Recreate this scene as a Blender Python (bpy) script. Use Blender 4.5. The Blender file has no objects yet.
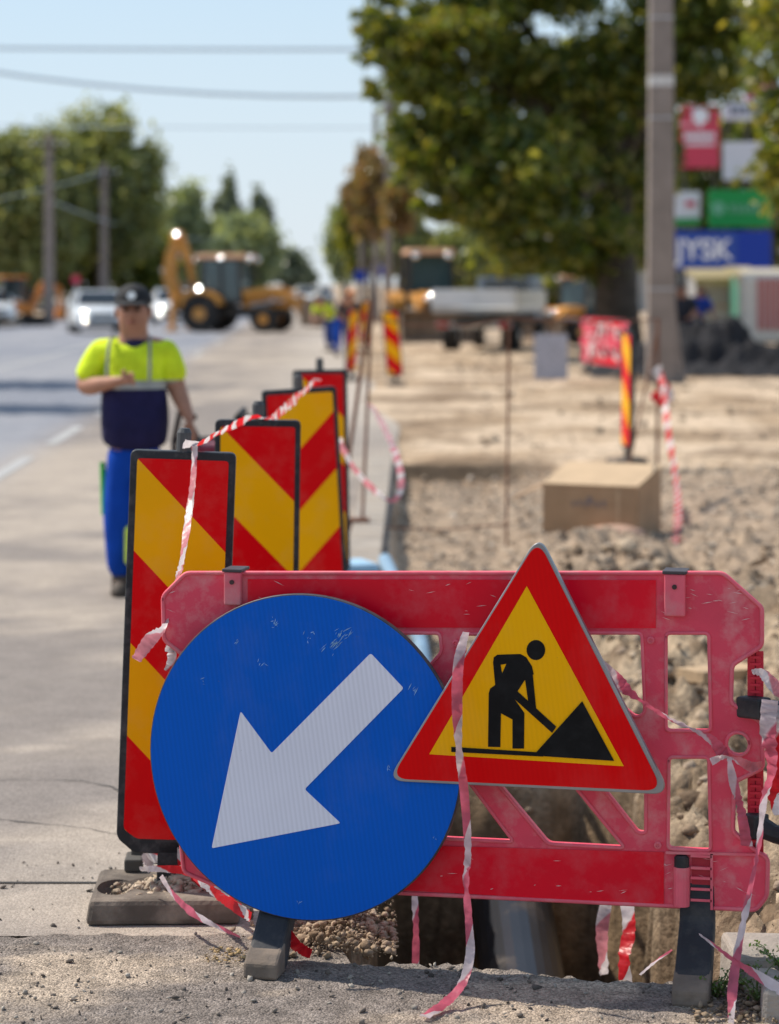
import bpy, bmesh, math, random
import numpy as np
from mathutils import Vector, Matrix, Euler
random.seed(7); rng = np.random.default_rng(7)
S = bpy.context.scene; COL = S.collection
F, CX, VH, CZ = 2418.0, 389.5, 283.0, 1.7
R = math.radians
def P(u, v, Y): return Vector(((u-CX)/F*Y, Y, CZ-(v-VH)/F*Y))
def G(u, v, z=0.0):
    Y = F*(CZ-z)/(v-VH); return Vector(((u-CX)/F*Y, Y, z))

# ------------------------------------------------------------------ materials
MATS = {}
def srgb(r, g, b):
    f = lambda c: (c/255/12.92) if c/255 <= .04045 else ((c/255+.055)/1.055)**2.4
    return (f(r), f(g), f(b))
def mat(name, col, rough=.6, metal=0.0, var=.15, scale=8.0, bump=0.0, bscale=None, spec=.4, dirt=None, dirt_amt=0.0, dirt_scale=3.0, trans=0.0, coat=0.0, grad=None):
    if name in MATS: return MATS[name]
    m = bpy.data.materials.new(name); m.use_nodes = True; MATS[name] = m
    nt = m.node_tree; N = nt.nodes; L = nt.links
    b = N['Principled BSDF']
    b.inputs['Roughness'].default_value = rough; b.inputs['Metallic'].default_value = metal
    b.inputs['Specular IOR Level'].default_value = spec
    b.inputs['Transmission Weight'].default_value = trans
    b.inputs['Coat Weight'].default_value = coat
    tc = N.new('ShaderNodeTexCoord')
    nz = N.new('ShaderNodeTexNoise'); nz.inputs['Scale'].default_value = scale; nz.inputs['Detail'].default_value = 6
    L.new(tc.outputs['Object'], nz.inputs['Vector'])
    rp = N.new('ShaderNodeMapRange'); rp.inputs['From Min'].default_value = .3; rp.inputs['From Max'].default_value = .7
    rp.inputs['To Min'].default_value = 1-var; rp.inputs['To Max'].default_value = 1+var
    L.new(nz.outputs['Fac'], rp.inputs['Value'])
    mx = N.new('ShaderNodeVectorMath'); mx.operation = 'SCALE'; mx.inputs[0].default_value = col
    L.new(rp.outputs['Result'], mx.inputs['Scale'])
    out = mx.outputs['Vector']
    if dirt is not None:
        n2 = N.new('ShaderNodeTexNoise'); n2.inputs['Scale'].default_value = dirt_scale; n2.inputs['Detail'].default_value = 9; n2.inputs['Roughness'].default_value = .65
        L.new(tc.outputs['Object'], n2.inputs['Vector'])
        r2 = N.new('ShaderNodeMapRange'); r2.inputs['From Min'].default_value = .48; r2.inputs['From Max'].default_value = .72
        r2.inputs['To Max'].default_value = dirt_amt
        L.new(n2.outputs['Fac'], r2.inputs['Value'])
        mi = N.new('ShaderNodeMix'); mi.data_type = 'RGBA'; L.new(r2.outputs['Result'], mi.inputs['Factor'])
        L.new(out, mi.inputs[6]); mi.inputs[7].default_value = (*dirt, 1); out = mi.outputs[2]
        r3 = N.new('ShaderNodeMapRange'); r3.inputs['To Min'].default_value = rough; r3.inputs['To Max'].default_value = .85
        L.new(r2.outputs['Result'], r3.inputs['Value']); L.new(r3.outputs['Result'], b.inputs['Roughness'])
    L.new(out, b.inputs['Base Color'])
    if bump:
        n3 = N.new('ShaderNodeTexNoise'); n3.inputs['Scale'].default_value = bscale or scale*4; n3.inputs['Detail'].default_value = 5
        L.new(tc.outputs['Object'], n3.inputs['Vector'])
        bp = N.new('ShaderNodeBump'); bp.inputs['Strength'].default_value = 1; bp.inputs['Distance'].default_value = bump
        L.new(n3.outputs['Fac'], bp.inputs['Height']); L.new(bp.outputs['Normal'], b.inputs['Normal'])
    return m
def stripes_mat(name, c1, c2, sign, z0, band=.25):
    if name in MATS: return MATS[name]
    m = mat(name, c1, rough=.35, var=.06, scale=3, dirt=(.45, .36, .28), dirt_amt=.10, dirt_scale=9)
    nt = m.node_tree; N = nt.nodes; L = nt.links
    sc = [n for n in N if n.type == 'VECT_MATH'][0]; tc = [n for n in N if n.type == 'TEX_COORD'][0]
    sx = N.new('ShaderNodeSeparateXYZ'); L.new(tc.outputs['Object'], sx.inputs[0])
    a = N.new('ShaderNodeMath'); a.operation = 'MULTIPLY_ADD'; a.inputs[1].default_value = sign*1.0; L.new(sx.outputs['X'], a.inputs[0]); L.new(sx.outputs['Z'], a.inputs[2])
    s = N.new('ShaderNodeMath'); s.operation = 'SUBTRACT'; s.inputs[1].default_value = z0; L.new(a.outputs[0], s.inputs[0])
    d = N.new('ShaderNodeMath'); d.operation = 'DIVIDE'; d.inputs[1].default_value = band*2; L.new(s.outputs[0], d.inputs[0])
    f = N.new('ShaderNodeMath'); f.operation = 'FRACT'; L.new(d.outputs[0], f.inputs[0])
    g = N.new('ShaderNodeMath'); g.operation = 'GREATER_THAN'; g.inputs[1].default_value = .5; L.new(f.outputs[0], g.inputs[0])
    mi = N.new('ShaderNodeMix'); mi.data_type = 'RGBA'; mi.inputs[6].default_value = (*c1, 1); mi.inputs[7].default_value = (*c2, 1)
    L.new(g.outputs[0], mi.inputs['Factor']); L.new(mi.outputs[2], sc.inputs[0])
    return m
def tape_mat(name, c1, c2, period=.25):
    if name in MATS: return MATS[name]
    m = bpy.data.materials.new(name); m.use_nodes = True; MATS[name] = m
    nt = m.node_tree; N = nt.nodes; L = nt.links; b = N['Principled BSDF']; b.inputs['Roughness'].default_value = .35
    uv = N.new('ShaderNodeUVMap'); uv.uv_map = 'UVMap'
    sx = N.new('ShaderNodeSeparateXYZ'); L.new(uv.outputs[0], sx.inputs[0])
    a = N.new('ShaderNodeMath'); a.operation = 'MULTIPLY_ADD'; a.inputs[1].default_value = .05; L.new(sx.outputs['Y'], a.inputs[0]); L.new(sx.outputs['X'], a.inputs[2])
    d = N.new('ShaderNodeMath'); d.operation = 'DIVIDE'; d.inputs[1].default_value = period; L.new(a.outputs[0], d.inputs[0])
    f = N.new('ShaderNodeMath'); f.operation = 'FRACT'; L.new(d.outputs[0], f.inputs[0])
    g = N.new('ShaderNodeMapRange'); g.inputs['From Min'].default_value = .38; g.inputs['From Max'].default_value = .42; L.new(f.outputs[0], g.inputs['Value'])
    mi = N.new('ShaderNodeMix'); mi.data_type = 'RGBA'; mi.inputs[6].default_value = (*c1, 1); mi.inputs[7].default_value = (*c2, 1)
    L.new(g.outputs[0], mi.inputs['Factor'])
    tc = N.new('ShaderNodeTexCoord'); nz = N.new('ShaderNodeTexNoise'); nz.inputs['Scale'].default_value = 30; L.new(tc.outputs['Object'], nz.inputs['Vector'])
    mr = N.new('ShaderNodeMapRange'); mr.inputs['From Min'].default_value = .3; mr.inputs['From Max'].default_value = .7; mr.inputs['To Min'].default_value = .7; mr.inputs['To Max'].default_value = 1.1
    L.new(nz.outputs['Fac'], mr.inputs['Value'])
    sc = N.new('ShaderNodeVectorMath'); sc.operation = 'SCALE'; L.new(mi.outputs[2], sc.inputs[0]); L.new(mr.outputs[0], sc.inputs['Scale'])
    L.new(sc.outputs[0], b.inputs['Base Color'])
    tr = N.new('ShaderNodeBsdfTranslucent'); L.new(sc.outputs[0], tr.inputs['Color'])
    ms = N.new('ShaderNodeMixShader'); ms.inputs[0].default_value = .5
    L.new(b.outputs[0], ms.inputs[1]); L.new(tr.outputs[0], ms.inputs[2]); L.new(ms.outputs[0], N['Material Output'].inputs[0])
    bp = N.new('ShaderNodeBump'); bp.inputs['Distance'].default_value = .004; L.new(nz.outputs['Fac'], bp.inputs['Height']); L.new(bp.outputs[0], b.inputs['Normal'])
    return m
def leaf_mat(name, cols, transl=.45):
    if name in MATS: return MATS[name]
    m = bpy.data.materials.new(name); m.use_nodes = True; MATS[name] = m
    nt = m.node_tree; N = nt.nodes; L = nt.links; b = N['Principled BSDF']; b.inputs['Roughness'].default_value = .33; b.inputs['Specular IOR Level'].default_value = .6
    ge = N.new('ShaderNodeNewGeometry')
    cr = N.new('ShaderNodeValToRGB'); e = cr.color_ramp.elements
    e[0].color = (*cols[0], 1); e[1].color = (*cols[-1], 1)
    for i, c in enumerate(cols[1:-1]):
        k = e.new((i+1)/(len(cols)-1)); k.color = (*c, 1)
    L.new(ge.outputs['Random Per Island'], cr.inputs[0]); L.new(cr.outputs[0], b.inputs['Base Color'])
    tr = N.new('ShaderNodeBsdfTranslucent')
    g = N.new('ShaderNodeVectorMath'); g.operation = 'MULTIPLY'; g.inputs[1].default_value = (1.7, 1.5, .6); L.new(cr.outputs[0], g.inputs[0]); L.new(g.outputs[0], tr.inputs['Color'])
    ms = N.new('ShaderNodeMixShader'); ms.inputs[0].default_value = transl
    L.new(b.outputs[0], ms.inputs[1]); L.new(tr.outputs[0], ms.inputs[2]); L.new(ms.outputs[0], N['Material Output'].inputs[0])
    return m

# ------------------------------------------------------------------ object helpers
def tag(o, label=None, cat=None, group=None, kind=None):
    if label: o['label'] = label
    if cat: o['category'] = cat
    if group: o['group'] = group
    if kind: o['kind'] = kind
    return o
def empty(name, loc, rz=0, label=None, cat=None, group=None):
    o = bpy.data.objects.new(name, None); COL.objects.link(o); o.location = loc; o.rotation_euler = (0, 0, rz)
    o.empty_display_size = .1
    return tag(o, label, cat, group)
def link(name, me, m, parent=None, smooth=False, bevel=0, sub=0):
    if m is not None:
        me.materials.clear()
        for mm in (m if isinstance(m, (list, tuple)) else [m]): me.materials.append(mm)
    o = bpy.data.objects.new(name, me); COL.objects.link(o); o.parent = parent
    if smooth: me.polygons.foreach_set('use_smooth', [True]*len(me.polygons))
    if bevel:
        b = o.modifiers.new('b', 'BEVEL'); b.width = bevel; b.segments = 2; b.limit_method = 'ANGLE'; b.angle_limit = R(40)
    if sub:
        s = o.modifiers.new('s', 'SUBSURF'); s.levels = s.render_levels = sub
    return o
class MB:
    def __init__(s): s.v = []; s.f = []
    def add(s, vs, fs):
        k = len(s.v); s.v += [tuple(x) for x in vs]; s.f += [tuple(i+k for i in f) for f in fs]; return s
    def box(s, c, d, rot=None, taper=1.0):
        hx, hy, hz = d[0]/2, d[1]/2, d[2]/2; vs = []
        for z in (-1, 1):
            t = taper if z > 0 else 1
            for x, y in ((-1, -1), (1, -1), (1, 1), (-1, 1)): vs.append(Vector((x*hx*t, y*hy*t, z*hz)))
        if rot is not None:
            M = rot if isinstance(rot, Matrix) else Euler(rot).to_matrix()
            vs = [M @ q for q in vs]
        return s.add([q+Vector(c) for q in vs], [(3, 2, 1, 0), (4, 5, 6, 7), (0, 1, 5, 4), (1, 2, 6, 5), (2, 3, 7, 6), (3, 0, 4, 7)])
    def bar(s, a, b, w, h=None, up=(0, 0, 1)):
        a = Vector(a); b = Vector(b); d = b-a; x = d.normalized(); y = Vector(up).cross(x)
        if y.length < 1e-4: y = Vector((1, 0, 0)).cross(x)
        y.normalize(); z = x.cross(y)
        return s.box((a+b)/2, (d.length, w, h or w), Matrix((x, y, z)).transposed())
    def tube(s, pts, r, n=8, cap=True):
        pts = [Vector(p) for p in pts]; rs = r if isinstance(r, (list, tuple)) else [r]*len(pts)
        vs = []; fs = []; pu = None
        for i, p in enumerate(pts):
            t = (pts[min(i+1, len(pts)-1)]-pts[max(i-1, 0)]).normalized()
            if pu is None:
                pu = t.cross(Vector((0, 0, 1))) if abs(t.z) < .9 else t.cross(Vector((0, 1, 0)))
            u = (pu-t*pu.dot(t)).normalized(); w = t.cross(u); pu = u
            for k in range(n):
                a = 2*math.pi*k/n; vs.append(p+(u*math.cos(a)+w*math.sin(a))*rs[i])
        for i in range(len(pts)-1):
            for k in range(n):
                fs.append((i*n+k, i*n+(k+1) % n, (i+1)*n+(k+1) % n, (i+1)*n+k))
        if cap: fs.append(tuple(range(n-1, -1, -1))); fs.append(tuple((len(pts)-1)*n+k for k in range(n)))
        return s.add(vs, fs)
    def lathe(s, prof, c=(0, 0, 0), axis='Z', n=24):
        vs = []; fs = []
        for r, h in prof:
            for k in range(n):
                a = 2*math.pi*k/n; x, y = r*math.cos(a), r*math.sin(a)
                q = {'Z': (x, y, h), 'X': (h, x, y), 'Y': (x, h, y)}[axis]
                vs.append((q[0]+c[0], q[1]+c[1], q[2]+c[2]))
        m = len(prof)
        for i in range(m-1):
            for k in range(n): fs.append((i*n+k, i*n+(k+1) % n, (i+1)*n+(k+1) % n, (i+1)*n+k))
        fs.append(tuple(range(n))); fs.append(tuple((m-1)*n+k for k in range(n-1, -1, -1)))
        return s.add(vs, fs)
    def prism(s, prof, x0, x1, axis='X'):
        n = len(prof); vs = []
        for x in (x0, x1):
            for a, b in prof: vs.append({'X': (x, a, b), 'Y': (a, x, b), 'Z': (a, b, x)}[axis])
        fs = [tuple(range(n)), tuple(range(2*n-1, n-1, -1))]+[(i, n+i, n+(i+1) % n, (i+1) % n) for i in range(n)]
        return s.add(vs, fs)
    def sphere(s, c, r, n=12, m=8, sc=(1, 1, 1), zmin=-1):
        vs = []; fs = []
        for i in range(m+1):
            ph = math.pi*i/m
            for k in range(n):
                a = 2*math.pi*k/n
                vs.append((c[0]+r*sc[0]*math.sin(ph)*math.cos(a), c[1]+r*sc[1]*math.sin(ph)*math.sin(a), c[2]+r*sc[2]*max(zmin, math.cos(ph))))
        for i in range(m):
            for k in range(n): fs.append((i*n+k, (i+1)*n+k, (i+1)*n+(k+1) % n, i*n+(k+1) % n))
        return s.add(vs, fs)
    def build(s, name, m, parent=None, smooth=False, bevel=0, sub=0):
        me = bpy.data.meshes.new(name); me.from_pydata(s.v, [], s.f); me.update()
        bm = bmesh.new(); bm.from_mesh(me); bmesh.ops.recalc_face_normals(bm, faces=bm.faces); bm.to_mesh(me); bm.free()
        return link(name, me, m, parent, smooth, bevel, sub)
def plate(name, outlines, thick, m, parent, y=0.0, bevel=0.0, res=2):
    """flat plate in local XZ (outlines: lists of (x,z), holes included), front face at local y, going back to y+thick"""
    cu = bpy.data.curves.new('c', 'CURVE'); cu.dimensions = '2D'; cu.fill_mode = 'BOTH'
    cu.extrude = max(thick/2-bevel, 0); cu.bevel_depth = bevel; cu.bevel_resolution = res; cu.offset = -bevel
    for ol in outlines:
        sp = cu.splines.new('POLY'); sp.points.add(len(ol)-1); sp.use_cyclic_u = True
        for i, (a, b) in enumerate(ol): sp.points[i].co = (a, b, 0, 1)
    ob = bpy.data.objects.new('t', cu); COL.objects.link(ob)
    bpy.context.view_layer.update()
    me = bpy.data.meshes.new_from_object(ob.evaluated_get(bpy.context.evaluated_depsgraph_get()))
    bpy.data.objects.remove(ob)
    me.name = name
    me.transform(Matrix(((1, 0, 0, 0), (0, 0, -1, 0), (0, 1, 0, 0), (0, 0, 0, 1))))
    me.transform(Matrix.Translation((0, y+thick/2, 0)))
    return link(name, me, m, parent)
def rounded(pts, r, n=5):
    out = []; k = len(pts)
    for i in range(k):
        p = Vector(pts[i]); a = Vector(pts[i-1]); b = Vector(pts[(i+1) % k])
        da = (a-p); db = (b-p); rr = min(r, da.length*.45, db.length*.45)
        ang = da.angle(db); t = rr
        p0 = p+da.normalized()*t; p1 = p+db.normalized()*t
        for j in range(n+1):
            s = j/n; q = p0*(1-s)**2+p*2*s*(1-s)+p1*s*s; out.append((q.x, q.y))
    return out
def copy_tree(o, parent=None):
    c = o.copy(); COL.objects.link(c); c.parent = parent
    for ch in list(o.children): copy_tree(ch, c)
    return c
def text_mesh(name, s, size, m, parent, loc, rz=0, bold=.0, mat4=None):
    cu = bpy.data.curves.new('t', 'FONT'); cu.body = s; cu.size = size; cu.align_x = 'CENTER'; cu.align_y = 'CENTER'; cu.offset = bold; cu.extrude = .01
    ob = bpy.data.objects.new('t', cu); COL.objects.link(ob); bpy.context.view_layer.update()
    me = bpy.data.meshes.new_from_object(ob.evaluated_get(bpy.context.evaluated_depsgraph_get())); bpy.data.objects.remove(ob)
    me.transform(Matrix(((1, 0, 0, 0), (0, 0, -1, 0), (0, 1, 0, 0), (0, 0, 0, 1)))); me.transform(Matrix.Translation(loc))
    return link(name, me, m, parent)

# ------------------------------------------------------------------ camera, light, sky
cam = bpy.data.cameras.new('camera'); co = bpy.data.objects.new('camera', cam); COL.objects.link(co); S.camera = co
cam.lens = 85; cam.sensor_width = 36; cam.sensor_fit = 'AUTO'; cam.shift_y = -(512-VH)/1024; cam.clip_end = 3000; cam.clip_start = .1
co.location = (0, 0, CZ); co.rotation_euler = (R(90), 0, 0)
cam.dof.use_dof = True; cam.dof.focus_distance = 5.9; cam.dof.aperture_fstop = 3.0; cam.dof.aperture_blades = 0
SUN_EL = R(52); sd = Vector((-.903*math.cos(SUN_EL), .429*math.cos(SUN_EL), math.sin(SUN_EL)))
su = bpy.data.lights.new('sun', 'SUN'); su.energy = 5.0; su.angle = R(.5); su.color = (1, .93, .82)
so = bpy.data.objects.new('sun', su); COL.objects.link(so); so.rotation_euler = sd.to_track_quat('Z', 'Y').to_euler(); so.location = (0, 0, 20)
W = bpy.data.worlds.new('World'); S.world = W; W.use_nodes = True
sky = W.node_tree.nodes.new('ShaderNodeTexSky'); sky.sky_type = 'NISHITA'; sky.sun_disc = False
sky.sun_elevation = SUN_EL; sky.sun_rotation = math.atan2(-.903, .429); sky.air_density = 1.0; sky.dust_density = 0.6; sky.ozone_density = 1.5
wn = W.node_tree.nodes; wl = W.node_tree.links
_tc = wn.new('ShaderNodeTexCoord'); _sx = wn.new('ShaderNodeSeparateXYZ'); wl.new(_tc.outputs['Generated'], _sx.inputs[0])
_mr = wn.new('ShaderNodeMapRange'); _mr.inputs['From Min'].default_value = 0.0; _mr.inputs['From Max'].default_value = .35; _mr.inputs['To Min'].default_value = .92; _mr.inputs['To Max'].default_value = .36
_mr.interpolation_type = 'SMOOTHSTEP'; wl.new(_sx.outputs['Z'], _mr.inputs['Value'])
_gr = wn.new('ShaderNodeMapRange'); _gr.inputs['From Min'].default_value = 0.0; _gr.inputs['From Max'].default_value = .12; wl.new(_sx.outputs['Z'], _gr.inputs['Value'])
_hz = wn.new('ShaderNodeMix'); _hz.data_type = 'RGBA'; _hz.inputs[6].default_value = (5.0, 5.55, 6.0, 1); _hz.inputs[7].default_value = (4.1, 5.2, 6.2, 1); wl.new(_gr.outputs[0], _hz.inputs['Factor'])
_mx = wn.new('ShaderNodeMix'); _mx.data_type = 'RGBA'; wl.new(_mr.outputs[0], _mx.inputs['Factor']); wl.new(sky.outputs[0], _mx.inputs[6]); wl.new(_hz.outputs[2], _mx.inputs[7])
wl.new(_mx.outputs[2], wn['Background'].inputs[0]); W.node_tree.nodes['Background'].inputs[1].default_value = .15
S.view_settings.view_transform = 'Standard'; S.view_settings.look = 'None'; S.view_settings.exposure = 0; S.view_settings.gamma = 1
S.cycles.max_bounces = 6; S.cycles.diffuse_bounces = 3; S.cycles.transparent_max_bounces = 8
S.cycles.sample_clamp_indirect = 6

# ------------------------------------------------------------------ numpy noise
_T = rng.random((256, 256))
def vnoise(x, y):
    xi = np.floor(x).astype(int); yi = np.floor(y).astype(int); fx = x-xi; fy = y-yi
    fx = fx*fx*(3-2*fx); fy = fy*fy*(3-2*fy)
    a = _T[xi % 256, yi % 256]; b = _T[(xi+1) % 256, yi % 256]; c = _T[xi % 256, (yi+1) % 256]; d = _T[(xi+1) % 256, (yi+1) % 256]
    return (a*(1-fx)+b*fx)*(1-fy)+(c*(1-fx)+d*fx)*fy
def fbm(x, y, o=4, g=.5):
    s = 0; a = 1; t = 0
    for i in range(o): s = s+a*(vnoise(x+17.3*i, y+9.1*i)-.5)*2; t += a; a *= g; x = x*2.03; y = y*2.03
    return s/t
def sm(a, b, x): t = np.clip((x-a)/(b-a), 0, 1); return t*t*(3-2*t)

# ------------------------------------------------------------------ ground
TH = math.tan(R(12.8))                        # yaw of the barrier line
def pit_near(X): return 5.965-TH*(X-.2)+.03*np.sin(X*9)   # Y of the asphalt edge in front of the trench
def exc_left(Y): return -.10+.010*(Y-6)+np.where(Y > 10, .0, .03*np.sin(Y*5))
def height(X, Y):
    e = X-exc_left(Y); f = Y-pit_near(X)
    wob = .10*fbm(X*3+5, Y*3, 3)
    inx = sm(0, .05, e+wob*.3); iny = sm(0, .05, f)
    ex = inx*iny*(1-sm(22.4, 22.9, Y)*(1-sm(1.0, 2.2, X))-sm(17, 22.5, Y+.6*np.sin(X*2))*sm(1.0, 2.2, X))
    n1 = fbm(X*2.2, Y*1.1, 5, .55); n2 = fbm(X*8, Y*6+3, 4, .6)
    # excavated bed along the kerb
    far = -.16+.07*n1+.03*n2
    bankh = .04+.17*n1+.13*n2+.11*np.abs(fbm(X*13, Y*13, 4, .6))
    bank = sm(.70, 1.0, X+wob-.0*Y)*(1-sm(14, 19, Y))
    base = far*(1-bank)+bankh*bank
    # deep trench
    tr = (1-sm(.78, .90, X+wob*1.6+.05*np.sin(Y*7)))*(1-sm(9.1, 9.5, Y+wob*2))
    z = base*(1-tr)+(-1.9+.06*n1)*tr
    z = z*ex
    # flat dusty ground to the right of the excavation
    right = sm(1.0, 1.6, X)*(1-ex)
    gen = (.05*fbm(X*.7, Y*.6, 5, .6)+.02*n2*np.clip(1-(Y-20)/60, 0, 1))*sm(.1, .6, X-exc_left(Y))*sm(16, 24, Y)
    z = z+gen
    z = z-.03*(1-ex)*(Y < 30)*sm(-.0, .02, 0*X+.01)   # stays under the road sheets
    rows = (sm(22.8, 23.2, Y)-sm(23.2, 26, Y))*.05*sm(.1, .5, X)
    rut = .06*sm(.3, .8, X-.5)*(np.exp(-((Y-18.5-.6*np.sin(X*1.3))/.5)**2)-np.exp(-((Y-19.8-.5*np.sin(X*1.7))/.6)**2))
    return z+rows+rut
def axis(segs):
    out = [segs[0][0]]
    for a, b, st in segs:
        n = max(1, int(round((b-a)/st))); out += list(np.linspace(a, b, n+1)[1:])
    return np.array(out)
xs = axis([(-900, -100, 100), (-100, -14, 8), (-14, -1, 1), (-1, -.3, .1), (-.3, 1.7, .022), (1.7, 5, .06), (5, 14, .3), (14, 60, 3), (60, 900, 70)])
ys = axis([(-20, 4, 4), (4, 5.7, .15), (5.7, 9.8, .025), (9.8, 24, .055), (24, 45, .25), (45, 100, 1.5), (100, 1600, 75)])
XX, YY = np.meshgrid(xs, ys); ZZ = height(XX, YY)
def grid_mesh(name, X, Y, Z, cols=None):
    ny, nx = X.shape; me = bpy.data.meshes.new(name)
    v = np.stack([X, Y, Z], -1).reshape(-1, 3)
    i = np.arange(ny*nx).reshape(ny, nx)
    q = np.stack([i[:-1, :-1], i[:-1, 1:], i[1:, 1:], i[1:, :-1]], -1).reshape(-1, 4)
    me.vertices.add(len(v)); me.vertices.foreach_set('co', v.ravel())
    me.loops.add(q.size); me.loops.foreach_set('vertex_index', q.ravel())
    me.polygons.add(len(q)); me.polygons.foreach_set('loop_start', np.arange(len(q))*4)
    me.update(calc_edges=True)
    if cols is not None:
        at = me.color_attributes.new('col', 'FLOAT_COLOR', 'POINT')
        at.data.foreach_set('color', np.concatenate([cols.reshape(-1, 3), np.ones((ny*nx, 1))], 1).ravel())
    me.polygons.foreach_set('use_smooth', [True]*len(q))
    return me
def lerp(a, b, t): return np.array(a)*(1-t[..., None])+np.array(b)*t[..., None]
n1 = fbm(XX*.8, YY*.5, 5, .65)*.5+.5; n2 = fbm(XX*5, YY*4, 4, .6)*.5+.5; n3 = fbm(XX*.9+40, YY*.75, 5, .65)*.5+.5
tan_ = np.array((.44, .315, .205)); pale = np.array((.64, .49, .35)); brown = np.array((.20, .135, .085)); grey = np.array((.40, .30, .215)); dark = np.array((.10, .075, .055))
c = lerp(tan_, pale, sm(.35, .6, n1)); c = c*(1-sm(.50, .66, n3)[..., None]*.75)+brown*sm(.50, .66, n3)[..., None]*.75
gm = (sm(11.5, 13, YY)*(1-sm(21, 22.8, YY))*sm(.0, .2, XX-exc_left(YY)))*(1-.5*sm(2.5, 5, XX)); c = c*(1-gm[..., None])+grey*gm[..., None]
soil = lerp((.22, .155, .10), (.46, .35, .24), sm(.38, .62, n2))
nm = (1-sm(11.5, 13.5, YY)); c = c*(1-nm[..., None])+soil*nm[..., None]
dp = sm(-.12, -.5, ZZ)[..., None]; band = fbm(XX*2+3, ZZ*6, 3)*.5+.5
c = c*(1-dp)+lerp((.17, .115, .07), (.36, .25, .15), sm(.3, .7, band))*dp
dl = (sm(22.45, 22.6, YY)*(1-sm(22.8, 22.95, YY))*(1-sm(.9, 1.6, XX)))[..., None]; c = c*(1-dl*.7)
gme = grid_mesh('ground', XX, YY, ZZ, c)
gmat = bpy.data.materials.new('earth'); gmat.use_nodes = True
def earth(m, attr=True, base=(.5, .4, .3), bumpd=.02, s1=14, s2=60, lo=.6, hi=1.3, vl=.8, vh=1.2, vb=-.6):
    nt = m.node_tree; N = nt.nodes; L = nt.links; b = N['Principled BSDF']; b.inputs['Roughness'].default_value = .95; b.inputs['Specular IOR Level'].default_value = .15
    tc = N.new('ShaderNodeTexCoord'); a = N.new('ShaderNodeTexNoise'); a.inputs['Scale'].default_value = s1; a.inputs['Detail'].default_value = 10; a.inputs['Roughness'].default_value = .7
    L.new(tc.outputs['Object'], a.inputs['Vector'])
    vo = N.new('ShaderNodeTexVoronoi'); vo.inputs['Scale'].default_value = s2; L.new(tc.outputs['Object'], vo.inputs['Vector'])
    mr = N.new('ShaderNodeMapRange'); mr.inputs['From Min'].default_value = .3; mr.inputs['From Max'].default_value = .7; mr.inputs['To Min'].default_value = lo; mr.inputs['To Max'].default_value = hi
    L.new(a.outputs['Fac'], mr.inputs['Value'])
    vr = N.new('ShaderNodeSeparateColor'); L.new(vo.outputs['Color'], vr.inputs[0])
    vm = N.new('ShaderNodeMapRange'); vm.inputs['To Min'].default_value = vl; vm.inputs['To Max'].default_value = vh; L.new(vr.outputs[0], vm.inputs['Value'])
    mu = N.new('ShaderNodeMath'); mu.operation = 'MULTIPLY'; L.new(mr.outputs[0], mu.inputs[0]); L.new(vm.outputs[0], mu.inputs[1])
    sc = N.new('ShaderNodeVectorMath'); sc.operation = 'SCALE'; L.new(mu.outputs[0], sc.inputs['Scale'])
    if attr:
        at = N.new('ShaderNodeVertexColor'); at.layer_name = 'col'; L.new(at.outputs[0], sc.inputs[0])
    else: sc.inputs[0].default_value = base
    L.new(sc.outputs[0], b.inputs['Base Color'])
    ad = N.new('ShaderNodeMath'); ad.operation = 'MULTIPLY_ADD'; ad.inputs[1].default_value = vb; L.new(vo.outputs['Distance'], ad.inputs[0]); L.new(a.outputs['Fac'], ad.inputs[2])
    bp = N.new('ShaderNodeBump'); bp.inputs['Distance'].default_value = bumpd; L.new(ad.outputs[0], bp.inputs['Height']); L.new(bp.outputs[0], b.inputs['Normal'])
    return m
earth(gmat, bumpd=.03, vb=-.12, lo=.5, hi=1.35, s1=9)
tag(link('ground', gme, gmat), kind='structure')

# road sheets -------------------------------------------------------
def strip_mesh(name, ylist, left, right, z, nx, m, colf=None, zf=None):
    Y = np.repeat(np.array(ylist)[:, None], nx, 1); t = np.linspace(0, 1, nx)[None, :]
    l = np.array([left(y) for y in ylist])[:, None]; r = np.array([right(y) for y in ylist])[:, None]
    X = l+(r-l)*t; Z = np.full_like(X, z)
    if zf is not None: Z = Z+zf(X, Y)
    return link(name, grid_mesh(name, X, Y, Z, colf(X, Y) if colf else None), m)
def road_right(y):
    if y < 24: return float(exc_left(np.array(float(y))))-.005+.012*math.sin(y*23)+.008*math.sin(y*51) if y > 6.3 else -.11
    return .12-.031*(y-24)+.15*math.sin(y*.5)*min(1, (y-24)/5)
def road_col(X, Y):
    n = fbm(X*.5, Y*.22, 5, .6)*.5+.5; m2 = fbm(X*2.6, Y*2.4, 5, .65)*.5+.5
    ln = -2.8-.0308*Y
    base = lerp((.245, .212, .19), (.41, .345, .285), sm(.40, .62, n*.55+m2*.45))
    lane = lerp((.225, .235, .27), (.30, .30, .32), sm(.35, .65, n))
    t = sm(.35, -.5, X-ln)*sm(13, 22, Y)
    c = base*(1-t[..., None])+lane*t[..., None]
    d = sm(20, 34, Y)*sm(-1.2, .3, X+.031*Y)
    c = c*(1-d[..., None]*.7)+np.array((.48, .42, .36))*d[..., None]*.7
    return c
rm = bpy.data.materials.new('worn_road'); rm.use_nodes = True; earth(rm, bumpd=.003, s1=5, s2=170, lo=.84, hi=1.13)
yl = list(np.arange(6.28, 30, .12))+list(np.arange(30, 100, 1))+list(np.arange(100, 420, 10))
tag(strip_mesh('road', yl, lambda y: -12.2-.0308*y, road_right, .004, 60, rm, road_col), kind='structure')
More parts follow.
